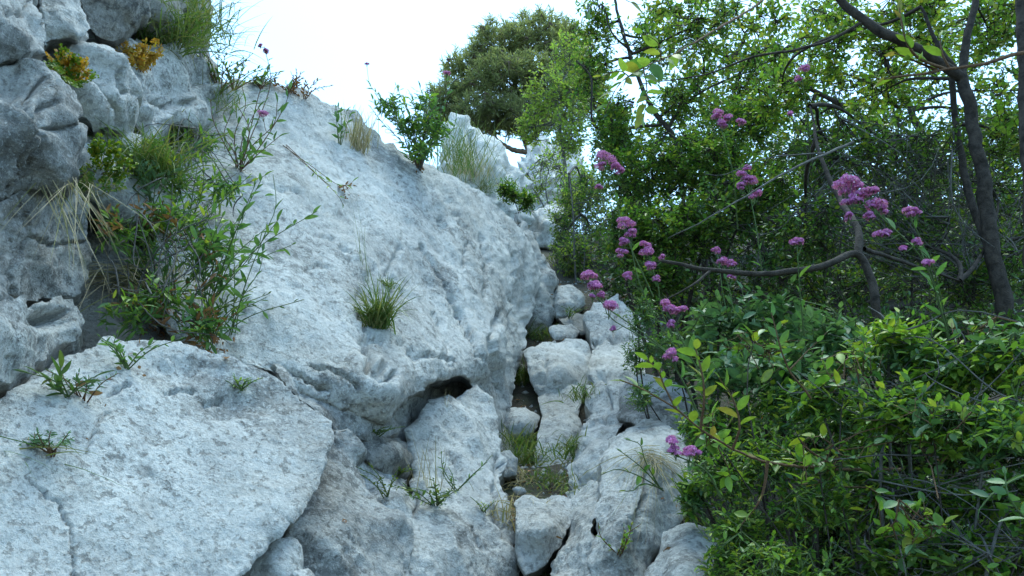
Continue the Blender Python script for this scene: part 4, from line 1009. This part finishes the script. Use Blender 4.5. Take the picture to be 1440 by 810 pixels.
sprig('hanging_branch', 'spray of bright leaves dangling at the top of the sky beside the slender tree', 'branch',
      [([(890, -60, 1.9), (858, -20, 1.8), (838, 0, 1.75), (826, 18, 1.72)], .002, (.2, 8)), ([(858, -20, 1.8), (880, 0, 1.78), (905, 8, 1.75)], .0016, (.2, 6))], dict(L=.042, W=.024, mat='leaf_canopy', ang=60, upw=.2), bark='stem_red', seed=133)
sprig('budding_branch', 'budding branch with upright reddish-yellow young leaves crossing the crooked trunk', 'branch',
      [([(1520, 55, 1.45), (1440, 74, 1.4), (1380, 90, 1.38), (1345, 96, 1.37), (1290, 104, 1.36), (1252, 110, 1.36)], .0055, None), ([(1330, 98, 1.37), (1290, 80, 1.34), (1272, 50, 1.32), (1265, 10, 1.32)], .0035, (.2, 9)), ([(1320, 100, 1.37), (1285, 85, 1.35), (1258, 75, 1.34)], .003, (.3, 7)), ([(1335, 97, 1.37), (1325, 75, 1.36), (1322, 50, 1.36)], .0025, (.3, 4)), ([(1270, 107, 1.36), (1240, 112, 1.36), (1225, 105, 1.36)], .002, (.1, 3))],
      dict(L=.046, W=.017, mat='leaf_red', ang=30, upw=.1), bark='stem_red', seed=134)
sprig('bare_branch', 'long thin grey bare branch slanting through the small-leaved bush', 'branch', [([(1200, 200, 2.6), (1120, 235, 2.5), (1050, 275, 2.45), (990, 310, 2.45), (940, 335, 2.5)], .005, None), ([(1160, 215, 2.55), (1080, 222, 2.5), (1020, 245, 2.5), (990, 245, 2.5)], .003, None)], dict(L=.03, W=.013, mat='leaf_fresh'), bark='bark_grey', seed=135)
sprig('lentisk_branch', 'pale branch of large lentisk leaflets at the edge of the shadowy bush', 'branch',
      [([(1520, 640, 1.5), (1440, 668, 1.42), (1400, 690, 1.4), (1375, 720, 1.4)], .003, (.4, 8)), ([(1500, 760, 1.45), (1450, 735, 1.38), (1420, 700, 1.36), (1412, 660, 1.36)], .0028, (.3, 11))], dict(L=.036, W=.017, mat='leaf_blue', ang=60, upw=.6), bark='stem', seed=136)
sprig('lentisk_branch', 'sprig of pointed grey-pink leaves above the bright lentisk bush', 'branch',
      [([(1140, 560, 1.95), (1110, 520, 1.9), (1095, 480, 1.86), (1085, 440, 1.85)], .003, (.35, 10)), ([(1110, 520, 1.9), (1140, 490, 1.9), (1165, 465, 1.9)], .002, (.4, 5))], dict(L=.036, W=.016, mat='leaf_val', ang=45, upw=.5), bark='stem_red', seed=137)
sprig('bare_branch', 'bare forked grey branch lying through the bright lentisk bush', 'branch',
      [([(1440, 580, 1.97), (1380, 620, 1.97), (1310, 640, 2.00), (1240, 640, 2.02), (1150, 650, 2.02)], .0036, None), ([(1310, 640, 2.00), (1260, 600, 2.02), (1190, 575, 2.07), (1120, 520, 2.12)], .0026, None), ([(1440, 540, 2.02), (1405, 575, 2.00), (1395, 620, 1.98)], .004, None), ([(1260, 500, 2.17), (1245, 450, 2.22), (1220, 430, 2.27)], .004, None)],
      dict(L=.03, W=.013, mat='leaf_fresh'), bark='bark_grey', seed=138)

# ------------------------------------------------------------------ red valerian on the right bank
VG = 'red valerian growing on the right bank'
def val(label, root, stems, heads, seed, L=.055, W=.015, per=7, **kw):
    herb('valerian', label, P(*root), stems, heads, L=L, W=W, per=per, seed=seed, cat='wildflower', group=VG, t0=.1, r=.003, **kw)
val('valerian with paired pink heads leaning over the gully stones', (1000, 545, 2.8), [[(930, 490, 2.65), (862, 450, 2.6), (850, 430, 2.6)], [(920, 480, 2.65), (850, 430, 2.6), (832, 405, 2.6)]],
    [(828, 388, 2.6, 11), (838, 402, 2.6, 10), (846, 414, 2.6, 6), (855, 432, 2.6, 12), (833, 418, 2.6, 5), (862, 462, 2.6, 4)], 201, per=5)
val('valerian with a tall string of pink heads in front of the small-leaved bush', (985, 540, 3.0), [[(930, 460, 3.0), (900, 400, 2.95), (885, 335, 2.95)], [(935, 450, 3.0), (925, 400, 2.95), (912, 365, 2.95)]],
    [(880, 314, 2.95, 12), (888, 328, 2.95, 9), (876, 340, 2.95, 8), (874, 356, 2.95, 8), (905, 346, 2.95, 9), (913, 358, 2.95, 12), (912, 374, 2.95, 9), (885, 388, 2.95, 8), (924, 392, 2.95, 7), (932, 362, 2.95, 6)], 202, per=6)
val('valerian with one fluffy pink head high over the gully', (920, 420, 3.3), [[(880, 330, 3.2), (862, 260, 3.15), (856, 240, 3.15)]], [(852, 224, 3.15, 14), (862, 232, 3.15, 11), (845, 234, 3.15, 8), (872, 241, 3.15, 7), (842, 263, 3.15, 5)], 203, per=5)
val('valerian with a double pink head below the string of heads', (1000, 560, 2.5), [[(970, 500, 2.45), (945, 450, 2.4)]], [(936, 430, 2.4, 12), (946, 436, 2.4, 9), (958, 437, 2.4, 8), (944, 456, 2.4, 7)], 204)
val('valerian with a single small pink head behind the red-tipped branch', (985, 590, 2.0), [[(965, 545, 1.95), (945, 510, 1.92)]], [(943, 499, 1.92, 10), (950, 506, 1.92, 6)], 205, per=5)
val('low valerian with two pink heads at the pale boulder', (1010, 700, 2.1), [[(990, 660, 2.05), (950, 640, 2.0)], [(995, 665, 2.05), (968, 648, 2.0)]], [(944, 623, 2.0, 11), (950, 634, 2.0, 9), (968, 637, 2.0, 11), (980, 638, 2.0, 6)], 206, per=5)
val('valerian with the largest pink clustered head before the tangled shrub', (1350, 560, 2.15), [[(1330, 460, 2.05), (1300, 370, 1.95), (1250, 315, 1.9), (1215, 285, 1.9)], [(1330, 450, 2.05), (1310, 370, 1.95), (1285, 345, 1.9)], [(1325, 440, 2.05), (1300, 350, 1.95), (1282, 310, 1.9)]],
    [(1190, 262, 1.9, 17), (1205, 268, 1.9, 14), (1198, 282, 1.9, 13), (1222, 272, 1.9, 12), (1232, 288, 1.9, 13), (1240, 296, 1.9, 9), (1224, 304, 1.9, 8), (1194, 305, 1.9, 8), (1280, 298, 1.9, 10), (1288, 298, 1.9, 7), (1238, 331, 1.9, 9), (1247, 327, 1.9, 6), (1290, 340, 1.9, 8), (1272, 350, 1.9, 6), (1305, 370, 1.9, 7)], 207, per=8)
val('valerian with a lone round pink head by the thick bent branch', (1130, 470, 2.5), [[(1125, 410, 2.4), (1122, 360, 2.35)]], [(1120, 340, 2.35, 8), (1127, 340, 2.35, 6)], 208, per=5)
val('faded valerian half hidden behind the thick bent branch', (1030, 480, 2.95), [[(1030, 430, 2.9), (1020, 385, 2.9)], [(1020, 430, 2.9), (1010, 365, 2.9)]], [(1018, 368, 2.9, 9), (1028, 370, 2.9, 7), (1008, 352, 2.9, 7), (1030, 388, 2.9, 6)], 209, per=5)
val('valerian glowing pink among the slanting bare branches', (1075, 400, 3.0), [[(1065, 330, 2.9), (1055, 275, 2.9)]], [(1045, 248, 2.9, 10), (1056, 256, 2.9, 10), (1062, 274, 2.9, 9), (1040, 262, 2.9, 7), (1050, 236, 2.9, 6)], 210, per=5)
val('valerian with a loose pink head under the long leafy limb', (1040, 320, 3.2), [[(1030, 240, 3.0), (1015, 185, 2.95)]], [(1008, 160, 2.95, 10), (1014, 174, 2.95, 10), (1026, 166, 2.95, 8), (1042, 172, 2.95, 7)], 211, per=4)
val('valerian with a small pink head high among the tree leaves', (1140, 230, 3.0), [[(1135, 160, 2.8), (1128, 112, 2.75)]], [(1130, 97, 2.75, 8), (1122, 110, 2.75, 6), (1110, 160, 2.8, 5)], 212, per=4)
# ------------------------------------------------------------------ plants of the left wall and the boulder
fern('fern', 'green fern with rusty brown tips on the left wall', 98, 118, 9, .16, ['leaf_fern', 'leaf_fern', 'leaf_gold'], 301, lean=(.15, -.5, .35))
fern('fern', 'golden yellow withered fern on the pale stepped rock', 196, 104, 8, .17, ['leaf_gold'], 302, lean=(.1, -.3, .7), spread=.45)
fern('fern', 'yellow-green fern over the drooping dry grass', 140, 245, 7, .16, ['leaf_fern'], 303, lean=(.35, -.5, .1))
def SF(px, py, f=.04): return S(px, py, -f)
tuft('dry_grass', 'drooping straw-coloured dry grass hanging from the left wall', 100, 262, 42, .33, .45, 'grass_dry', .35, (.45, -.5, -.3), .0012, 304, 'grass tuft', SF(95, 258, .05), .035, -.55)
tuft('dry_grass', 'fine pale straw stalks crossing the top of the drooping dry grass', 130, 275, 40, .22, .5, 'grass_dry', .5, (.1, -.5, 0), .0013, 337, 'grass tuft', SF(125, 275, .04), .04, .25)
tuft('dry_grass', 'fallen dead stalks lying below the drooping dry grass', 165, 400, 120, .34, .7, 'grass_dry', 1.1, (.1, -.6, -.2), .0018, 305, 'grass tuft', SF(165, 390), .06, .2)
tuft('grass', 'green grass tuft growing above the leafy valerian on the left wall', 215, 245, 300, .28, .6, 'grass', .8, (.1, -.5, 0), .0030, 306, 'grass tuft', SF(205, 245), .07)
tuft('grass', 'green grass tuft beside the pale stepped rock', 255, 215, 260, .26, .6, 'grass', .8, (0, -.45, 0), .0030, 307, 'grass tuft', SF(250, 215), .07)
tuft('grass', 'green grass clump in the shade under the leafy valerians', 190, 330, 240, .24, .7, 'grass', .9, (.1, -.6, 0), .0026, 310, 'grass tuft', SF(190, 330), .07)
tuft('grass', 'long green grass hanging from the grassy upper rock', 225, 62, 320, .30, .8, 'grass', .9, (.2, -.6, 0), .0032, 308, 'grass tuft', SF(228, 60), .10)
tuft('grass', 'grass clump crowning the grassy upper rock', 262, 42, 380, .34, .8, 'grass', .9, (.2, -.6, 0), .0032, 309, 'grass tuft', SF(262, 45), .12)
LG = 'leafy plants on the left wall'
for k, (lab, px, py, n, h, sp, lean, L, seed) in enumerate((
    ('tall leafy valerian arching to the sloping boulder from the left wall', 290, 440, 12, .34, .18, (.3, -.35, .2), .06, 311),
    ('bushy valerian on the dark hollow of the left wall', 240, 430, 9, .28, .18, (.0, -.4, .1), .05, 312),
    ('thin-leaved herb mat over the dark hollow', 190, 400, 8, .22, .17, (.1, -.5, .05), .038, 313),
    ('leafy valerian sprouting among the grass tufts', 265, 330, 9, .25, .17, (.15, -.4, .1), .048, 314),
    ('low dark herb trailing above the dry leaf of the flat slab', 300, 480, 8, .16, .14, (.05, -.6, .0), .036, 339),
    ('grey-leaved herb between the yellow fern and the grass tufts', 215, 290, 8, .2, .15, (.05, -.5, .1), .04, 338))):
    herb_auto('valerian' if 'valerian' in lab else 'wild_plant', lab, px, py, n, h, sp, lean, base=SF(px, py, .03), seed=seed, L=L, W=L * .29, per=13, group=LG, dead=26, mat=('leaf_val', 'leaf_val', 'leaf_small', 'leaf_fresh', 'leaf_dark', 'leaf_sedum')[k], cat='wildflower' if 'valerian' in lab else 'plant')
herb('valerian', 'valerian with a purple head and dark stems on the upper shoulder of the boulder', S(335, 238),
     [[(350, 190, -.1), (365, 130, -.1), (378, 95, -.05)], [(330, 190, -.1), (345, 150, -.1), (340, 120, -.1)], [(370, 200, -.1), (400, 150, -.1), (408, 120, -.1)], [(320, 210, -.1), (300, 170, -.1), (296, 140, -.1)], [(365, 215, -.12), (395, 190, -.12)], [(350, 200, -.1), (380, 120, -.05), (372, 66, 0)],
      [(340, 200, -.15), (355, 165, -.15), (365, 150, -.15)], [(355, 205, -.15), (385, 175, -.15), (390, 140, -.15)], [(330, 215, -.15), (315, 190, -.15), (325, 160, -.15)], [(345, 215, -.2), (350, 180, -.2), (335, 150, -.2)]],
     [(371, 161, -.15, 8), (375, 72, 0, 5), (367, 64, 0, 4)], L=.066, W=.020, per=10, r=.003, seed=315, group=LG, stem='stem_red', dead=8)
herb('valerian', 'valerian with drooping long leaves reaching across the boulder face', S(330, 470),
     [[(345, 400, 2.75), (372, 330, 2.75), (388, 290, 2.75), (384, 245, 2.8)], [(340, 420, 2.7), (365, 380, 2.7), (370, 345, 2.7)], [(330, 400, 2.7), (330, 340, 2.75), (345, 300, 2.75)], [(335, 440, 2.65), (360, 430, 2.62), (375, 445, 2.62)]], L=.058, W=.017, per=9, seed=316, group=LG)
herb_auto('wild_plant', 'half-dead leafy plant with brown leaves at the top edge of the flat slab', 290, 492, 6, .16, .09, (.1, -.5, .1), seed=317, L=.045, W=.011, per=8, cat='plant', group=LG, dead=60, mat='leaf_fresh')
herb_auto('wild_plant', 'dark brown withered tangle under the leafy valerians', 225, 470, 7, .2, .12, (0, -.5, -.1), seed=318, L=.04, W=.012, per=9, cat='plant', group=LG, dead=50, mat='leaf_dead', stem='stem_red')
tuft('dry_grass', 'dry wiry stalks behind the leafy valerians', 255, 400, 70, .36, .6, 'grass_dry', .6, (0, -.3, 0), .0012, 319, 'grass tuft', None, .08)
herb('creeping_plant', 'creeping stem with withered brown leaf clump on the upper boulder face', S(400, 205),
     [[(425, 225, 3.95), (445, 245, 3.9), (465, 262, 3.85)], [(440, 235, 3.95), (480, 262, 3.9), (500, 252, 3.92)], [(450, 250, 3.9), (475, 275, 3.8), (484, 290, 3.8)]], L=.042, W=.012, per=9, t0=.5, mat='leaf_fresh', cat='plant', seed=320, stem='stem_red')
herb_auto('wild_plant', 'clump of shrivelled brown leaves hanging on the boulder face', 482, 268, 3, .08, .05, (0, -.4, -.9), seed=321, L=.03, W=.013, per=8, cat='plant', mat='leaf_dead', dead=22, stem='stem_red')
herb_auto('wild_plant', 'small green leafy plant beside the dry tuft on the boulder crest', 478, 205, 5, .2, .06, (0, -.2, .2), seed=322, L=.06, W=.018, per=7, cat='plant')
tuft('dry_grass', 'upright straw-coloured dry tuft on the boulder crest', 503, 212, 120, .30, .22, 'grass_dry', .15, (0, -.1, 0), .0022, 323, 'grass tuft', None, .035)
herb('valerian', 'large many-stemmed valerian on the boulder crest against the sky', S(590, 238),
     [[(575, 195, -.03), (545, 150, 0), (520, 120, 0)], [(585, 190, -.03), (570, 150, 0), (556, 118, 0)], [(595, 190, -.04), (600, 150, 0), (590, 122, 0)], [(610, 195, -.04), (625, 155, 0), (628, 107, 0)], [(605, 205, -.06), (635, 185, -.05), (642, 162, -.03)],
      [(570, 205, -.06), (540, 175, -.05), (522, 152, -.05)], [(600, 210, -.1), (625, 195, -.1)], [(578, 200, -.06), (560, 170, -.04), (540, 158, -.04)], [(600, 180, -.04), (612, 150, 0), (606, 125, 0)], [(590, 200, -.08), (585, 160, -.05)], [(585, 205, -.1), (565, 185, -.1), (555, 165, -.1)], [(600, 205, -.1), (618, 178, -.1), (622, 165, -.1)],
      [(590, 180, -.05), (580, 140, 0), (575, 128, 0)], [(580, 190, -.05), (550, 165, -.05), (530, 135, 0)], [(596, 190, -.1), (606, 165, -.1), (616, 140, -.05)]],
     [(628, 103, 0, 5), (516, 90, 0, 3.2)], L=.062, W=.019, per=22, seed=324, dead=25, stem='stem_red', r=.0035)
tuft('grass', 'pale feathery grass behind the many-stemmed valerian', 655, 250, 220, .5, .30, 'grass_dry', .35, (0, -.1, 0), .0022, 325, 'grass tuft', None, .12)
tuft('grass', 'fine green grass drooping down the far shoulder of the boulder', 676, 268, 150, .34, .4, 'grass', .8, (.15, -.2, 0), .0020, 326, 'grass tuft', None, .08)
tuft('grass', 'grey-green grass against the white ridge boulder', 640, 215, 160, .5, .28, 'grass', .3, (0, -.1, 0), .0022, 327, 'grass tuft', P(640, 235, 5.6), .12)
shrub('bush', 'small round bush below the white ridge boulder', 'bush', on_ground(720, 330, 7.6), [(715, 268, 7.6, 28, 22, .2, 90), (740, 280, 7.8, 22, 20, .2, 70)], dict(L=.045, W=.018, mat='leaf_small', per=9, tl=.14, tr=.002), r0=.008, seed=328, maxobj=0)
shrub('herb_clump', 'tangled clump of green herbs and grey stalks over the hollow of the left wall', 'plant', S(235, 470),
      [(165, 320, 2.65, 50, 60, .10, 16), (240, 300, 2.85, 60, 60, .12, 24), (300, 350, 2.85, 60, 70, .12, 30), (225, 420, 2.7, 60, 50, .10, 26), (180, 440, 2.6, 45, 45, .10, 16), (290, 455, 2.7, 50, 40, .08, 22)],
      dict(L=.050, W=.015, mat=['leaf_val', 'leaf_fresh', 'leaf_val', 'leaf_dead'], per=8, tl=.14, tr=.0010, upw=.5, ang=45), r0=.004, bark='bark_grey', seed=380, twig_mat='stem', bare=35)
shrub('herb_clump', 'loose green herb clump below the grassy upper rock', 'plant', S(262, 240),
      [(225, 215, 3.1, 45, 35, .12, 20), (280, 200, 3.5, 40, 40, .12, 22), (310, 260, 3.3, 45, 50, .12, 26), (250, 255, 3.1, 45, 35, .1, 20)],
      dict(L=.040, W=.011, mat=['leaf_val', 'leaf_fresh', 'leaf_small'], per=9, tl=.13, tr=.0010, upw=.5, ang=45), r0=.004, bark='bark_grey', seed=381, twig_mat='stem', bare=40)
shrub('herb_clump', 'leafy clump at the foot of the many-stemmed crest valerian', 'plant', S(590, 240),
      [(575, 175, 4.85, 40, 32, .14, 28), (612, 180, 4.85, 32, 32, .12, 26), (548, 148, 4.9, 36, 30, .12, 22), (590, 210, 4.75, 28, 18, .08, 16), (600, 140, 4.9, 34, 24, .1, 12)],
      dict(L=.055, W=.017, mat=['leaf_val', 'leaf_fresh'], per=8, tl=.16, tr=.0013, upw=.5, ang=45), r0=.005, bark='bark_grey', seed=382, twig_mat='stem', bare=12)
# silhouettes along the skyline
for k, (lab, px, py, n, h) in enumerate((('low heathery sprig on the skyline beside the grassy upper rock', 308, 132, 14, .24), ('dark wiry plant on the skyline of the boulder', 405, 132, 9, .10), ('sunlit yellow-leaved sprig on the skyline above the boulder', 330, 128, 12, .20), ('sparse dark twiglet on the boulder skyline', 428, 140, 6, .09), ('leafy dark cushion on the skyline of the boulder', 365, 126, 12, .10))):
    herb_auto('wild_plant', lab, px, py, n, h, .10, (0, 0, .1), seed=330 + k, L=.032, W=.013, per=12, cat='plant', mat=('leaf_dark', 'leaf_dead', 'leaf_fern', 'leaf_dead', 'leaf_dark')[k], stem='stem_red', r=.003)  # on the sunlit sprig, the sun's yellow is put into the leaf colour
tuft('grass', 'grass fringe where the left wall meets the boulder', 305, 150, 120, .22, .6, 'grass', .8, (.1, -.3, 0), .0022, 336, 'grass tuft', None, .07)
# on the boulder and slab
tuft('grass', 'bright green grass tuft rooted in the middle of the boulder face', 532, 462, 300, .28, .30, 'grass', .7, (-.02, -.25, 0), .0028, 340, 'grass tuft', None, .022)
tuft('grass', 'little grass tuft in the crack above the bright green tuft', 545, 405, 70, .10, .5, 'grass', .8, (.1, -.3, 0), .0020, 341, 'grass tuft', None, .02)
tuft('grass_stalk', 'few long thin grass stalks standing before the boulder face', 515, 400, 6, .55, .07, 'grass', .1, (-.12, -.12, 0), .0013, 342, 'grass tuft', None, .01)
herb_auto('spurge', 'grey-green spurge with whorled tips on the flat slab', 75, 640, 8, .05, .07, (.2, -.7, -.1), seed=343, dead=12, L=.020, W=.005, per=22, t0=.45, mat='leaf_sedum', cat='plant', ang=70, stem='stem_red')
herb_auto('spurge', 'second spurge sprig near the top edge of the flat slab', 118, 565, 6, .06, .05, (.1, -.7, .2), seed=344, dead=10, L=.018, W=.005, per=22, t0=.4, mat='leaf_sedum', cat='plant', ang=70, stem='stem_red')
herb_auto('wild_plant', 'dark broad-leaved plant on the upper corner of the flat slab', 96, 560, 5, .08, .07, (0, -.6, -.2), seed=345, dead=8, L=.062, W=.018, per=5, mat='leaf_dark', cat='plant')
tuft('grass', 'thin reddish grass blades lying over the edge of the flat slab', 20, 640, 12, .22, .8, 'grass', .5, (.2, -.6, 0), .0014, 346, 'grass tuft', None, .06, .2)
herb_auto('wild_plant', 'tiny bright green cushion plant on the flat slab', 340, 548, 7, .035, .05, (0, -.6, .1), seed=347, L=.016, W=.006, per=10, cat='plant', mat='leaf_fresh')
herb_auto('wild_plant', 'small plant with a reddish leaf between the flat slab and the withered tangle', 180, 520, 7, .09, .06, (0, -.5, .1), seed=348, L=.030, W=.011, per=8, cat='plant', dead=16)
herb_auto('wild_plant', 'thistle-like rosette of toothed leaves on the smooth rock column', 614, 712, 9, .16, .10, (.0, -.7, -.5), seed=349, L=.032, W=.010, per=12, cat='plant', mat='leaf_dark', basal=12)
herb_auto('wild_plant', 'slender leafy stems sprouting beside the thistle-like rosette', 640, 692, 5, .12, .07, (.2, -.5, .1), seed=350, L=.026, W=.007, per=8, cat='plant')
tuft('grass', 'dry whitish stalks on the smooth rock column above the rosette', 607, 690, 24, .24, .25, 'grass_dry', .2, (0, -.15, 0), .0011, 351, 'grass tuft', None, .03)
herb_auto('wild_plant', 'yellow-green trailing plant between the rock rib and the lichen-blotched rock', 545, 700, 6, .14, .05, (0, -.5, -.2), seed=352, L=.016, W=.009, per=13, cat='plant', mat='moss')
herb_auto('moss', 'moss cushion on the rough chunk under the overhang', 528, 612, 14, .03, .05, (0, -.3, 0), seed=353, L=.010, W=.007, per=14, cat='moss', mat='moss')
herb_auto('moss', 'moss patch on top of the rock rib', 560, 668, 12, .03, .05, (0, -.3, 0), seed=354, L=.010, W=.007, per=14, cat='moss', mat='moss')
herb_auto('wild_plant', 'little green seedlings low on the smooth rock column', 680, 722, 4, .05, .03, (0, -.4, .1), seed=355, L=.018, W=.006, per=6, cat='plant', mat='leaf_fresh')
tuft('grass_stalk', 'single pale grass blade hanging under the overhang', 628, 575, 3, .18, .1, 'grass_dry', .2, (.05, -.3, 0), .0016, 356, 'grass tuft', None, .005)
# gully vegetation
for k, (lab, px, py, n, h, mt, seed) in enumerate((
    ('dark green grass filling the gully beside the narrow slab', 736, 655, 190, .20, 'grass', 360), ('dry grass and straw along the foot of the smooth column', 716, 735, 50, .24, 'grass_dry', 361), ('straw tuft left of the square gully block', 716, 690, 35, .18, 'grass_dry', 362),
    ('green grass in the gap beside the broad slab', 735, 540, 150, .26, 'grass', 363), ('grass on the ledge below the huge boulder end', 755, 478, 110, .18, 'grass', 364), ('yellowish grass between the narrow slab and the steep slab', 806, 640, 120, .16, 'grass', 365),
    ('mossy grass at the foot of the narrow slab', 775, 688, 60, .06, 'grass', 366), ('grass tuft at the corner of the square gully block', 808, 694, 60, .08, 'grass', 367), ('grass by the crack of the broad slab and steep slab', 826, 560, 90, .14, 'grass', 368), ('small green leaves at the bottom crack of the gully', 775, 800, 50, .12, 'grass', 369),
    ('short grass on the earth behind the square gully block', 757, 676, 110, .09, 'grass', 375), ('dark grass at the foot of the steep slab', 795, 684, 80, .09, 'grass', 376), ('grass under the small round stone', 735, 628, 90, .12, 'grass', 377), ('grass and straw in front of the small dark stone', 722, 676, 70, .11, 'grass_dry', 378),
    ('grass hanging between the small round stone and the dark stone', 720, 630, 90, .2, 'grass', 370))):
    tuft('grass', lab, px, py, int(n * 1.2), h * .9, .5, mt, .8, (0, -.3, 0), .0026, seed, 'grass tuft', None, .055, group='grass tufts in the gully')
tuft('dry_grass', 'straw hanging down the rounded pale boulder', 915, 640, 90, .26, .4, 'grass_dry', 1.2, (0, -.5, -.2), .0012, 371, 'grass tuft', None, .03, .2)
herb('wild_plant', 'slender leafy sprout with one brown leaf before the rounded pale boulder', P(930, 690, 2.5), [[(905, 660, 2.35), (880, 640, 2.3), (868, 632, 2.3)], [(900, 670, 2.35), (868, 660, 2.3), (845, 668, 2.28)], [(905, 680, 2.35), (890, 690, 2.3), (872, 690, 2.3)], [(908, 650, 2.35), (900, 625, 2.32), (880, 618, 2.3)]], L=.036, W=.013, per=7, seed=372, cat='plant', mat='leaf_small', dead=2)
herb_auto('wild_plant', 'small yellowish plant at the foot of the rounded pale boulder', 868, 782, 5, .09, .05, (0, -.4, .1), seed=373, L=.02, W=.010, per=8, cat='plant', mat='leaf_fresh', stem='stem_red')
herb_auto('wild_plant', 'mossy green leaves on the brown stone of the gully', 800, 448, 8, .08, .07, (0, -.3, .0), seed=374, L=.02, W=.010, per=10, cat='plant', mat='leaf_small')
# fallen leaves
def fallen(label, px, py, L, mat, seed):
    rg = np.random.default_rng(seed); b = S(px, py, -.004)
    d = rand_dirs(rg, 1); d[:, 2] *= .3
    V = leaf_verts(b[None], d, nrm(-b[None] + UP), np.array([L]), np.array([L * .5]), T6)[0]
    bf = Buf(); bf.add(V, [T6F]); o = bf.obj('fallen_leaf', M[mat], None, b, True, b)
    tag(o, label, 'leaf')
fallen('curled brown dead leaf on the lichen-blotched rock', 481, 733, .03, 'leaf_dead', 1)
fallen('dry orange leaf at the top edge of the flat slab', 318, 502, .045, 'leaf_dead', 2)
fallen('dry tan leaf caught low on the rounded pale boulder', 932, 775, .05, 'leaf_dead', 3)

# ------------------------------------------------------------------ rubble and litter
def scatter(name, label, cat, mat, n, xr, yr, sz, seed, leafy):
    rg = np.random.default_rng(seed)
    y = rg.uniform(*yr, n); x = .05 + .06 * y + rg.uniform(*xr, n)
    pos = []
    for a, b in zip(x, y):
        h = BVH.ray_cast(Vector((a, b, float(ground_z(a, b)) + .25)), Vector((0, 0, -1)))
        if h[0] is not None and h[1].z > .3: pos.append(h[0])
    pos = np.array(pos); k = len(pos)
    bf = Buf()
    if leafy:
        d = rand_dirs(rg, k); d[:, 2] *= .35
        L = sz * rg.uniform(.5, 1.2, k)
        V = leaf_verts(pos + UP * .004, d, nrm(UP + rg.normal(size=(k, 3)) * .4), L, L * .45, T6)
        bf.add(V.reshape(-1, 3), [((np.arange(k) * 6)[:, None, None] + T6F[None]).reshape(-1, 4)])
    else:
        oc = np.array([(1, 0, 0), (-1, 0, 0), (0, 1, 0), (0, -1, 0), (0, 0, 1), (0, 0, -1)], float)
        of = np.array([(0, 2, 4), (2, 1, 4), (1, 3, 4), (3, 0, 4), (2, 0, 5), (1, 2, 5), (3, 1, 5), (0, 3, 5)])
        V = pos[:, None] + oc[None] * (sz * rg.uniform(.3, 1.2, (k, 1, 1)) ** 1.5) * rg.uniform(.5, 1.2, (k, 6, 1)) + rg.normal(size=(k, 6, 3)) * sz * .15
        bf.add(V.reshape(-1, 3), [((np.arange(k) * 6)[:, None, None] + of[None]).reshape(-1, 3)])
    o = bf.obj(name, M[mat], None, (0, 0, 0), False)
    tag(o, label, cat, kind='stuff')
scatter('gravel', 'grey limestone chips strewn over the earth of the gully', 'gravel', 'rock_grey', 1600, (-.6, .7), (2.6, 7.5), .018, 901, False)
scatter('leaf_litter', 'dead brown leaves littering the earth under the bushes', 'leaf litter', 'leaf_dead', 5000, (-.6, 3.2), (1.6, 7.5), .035, 902, True)
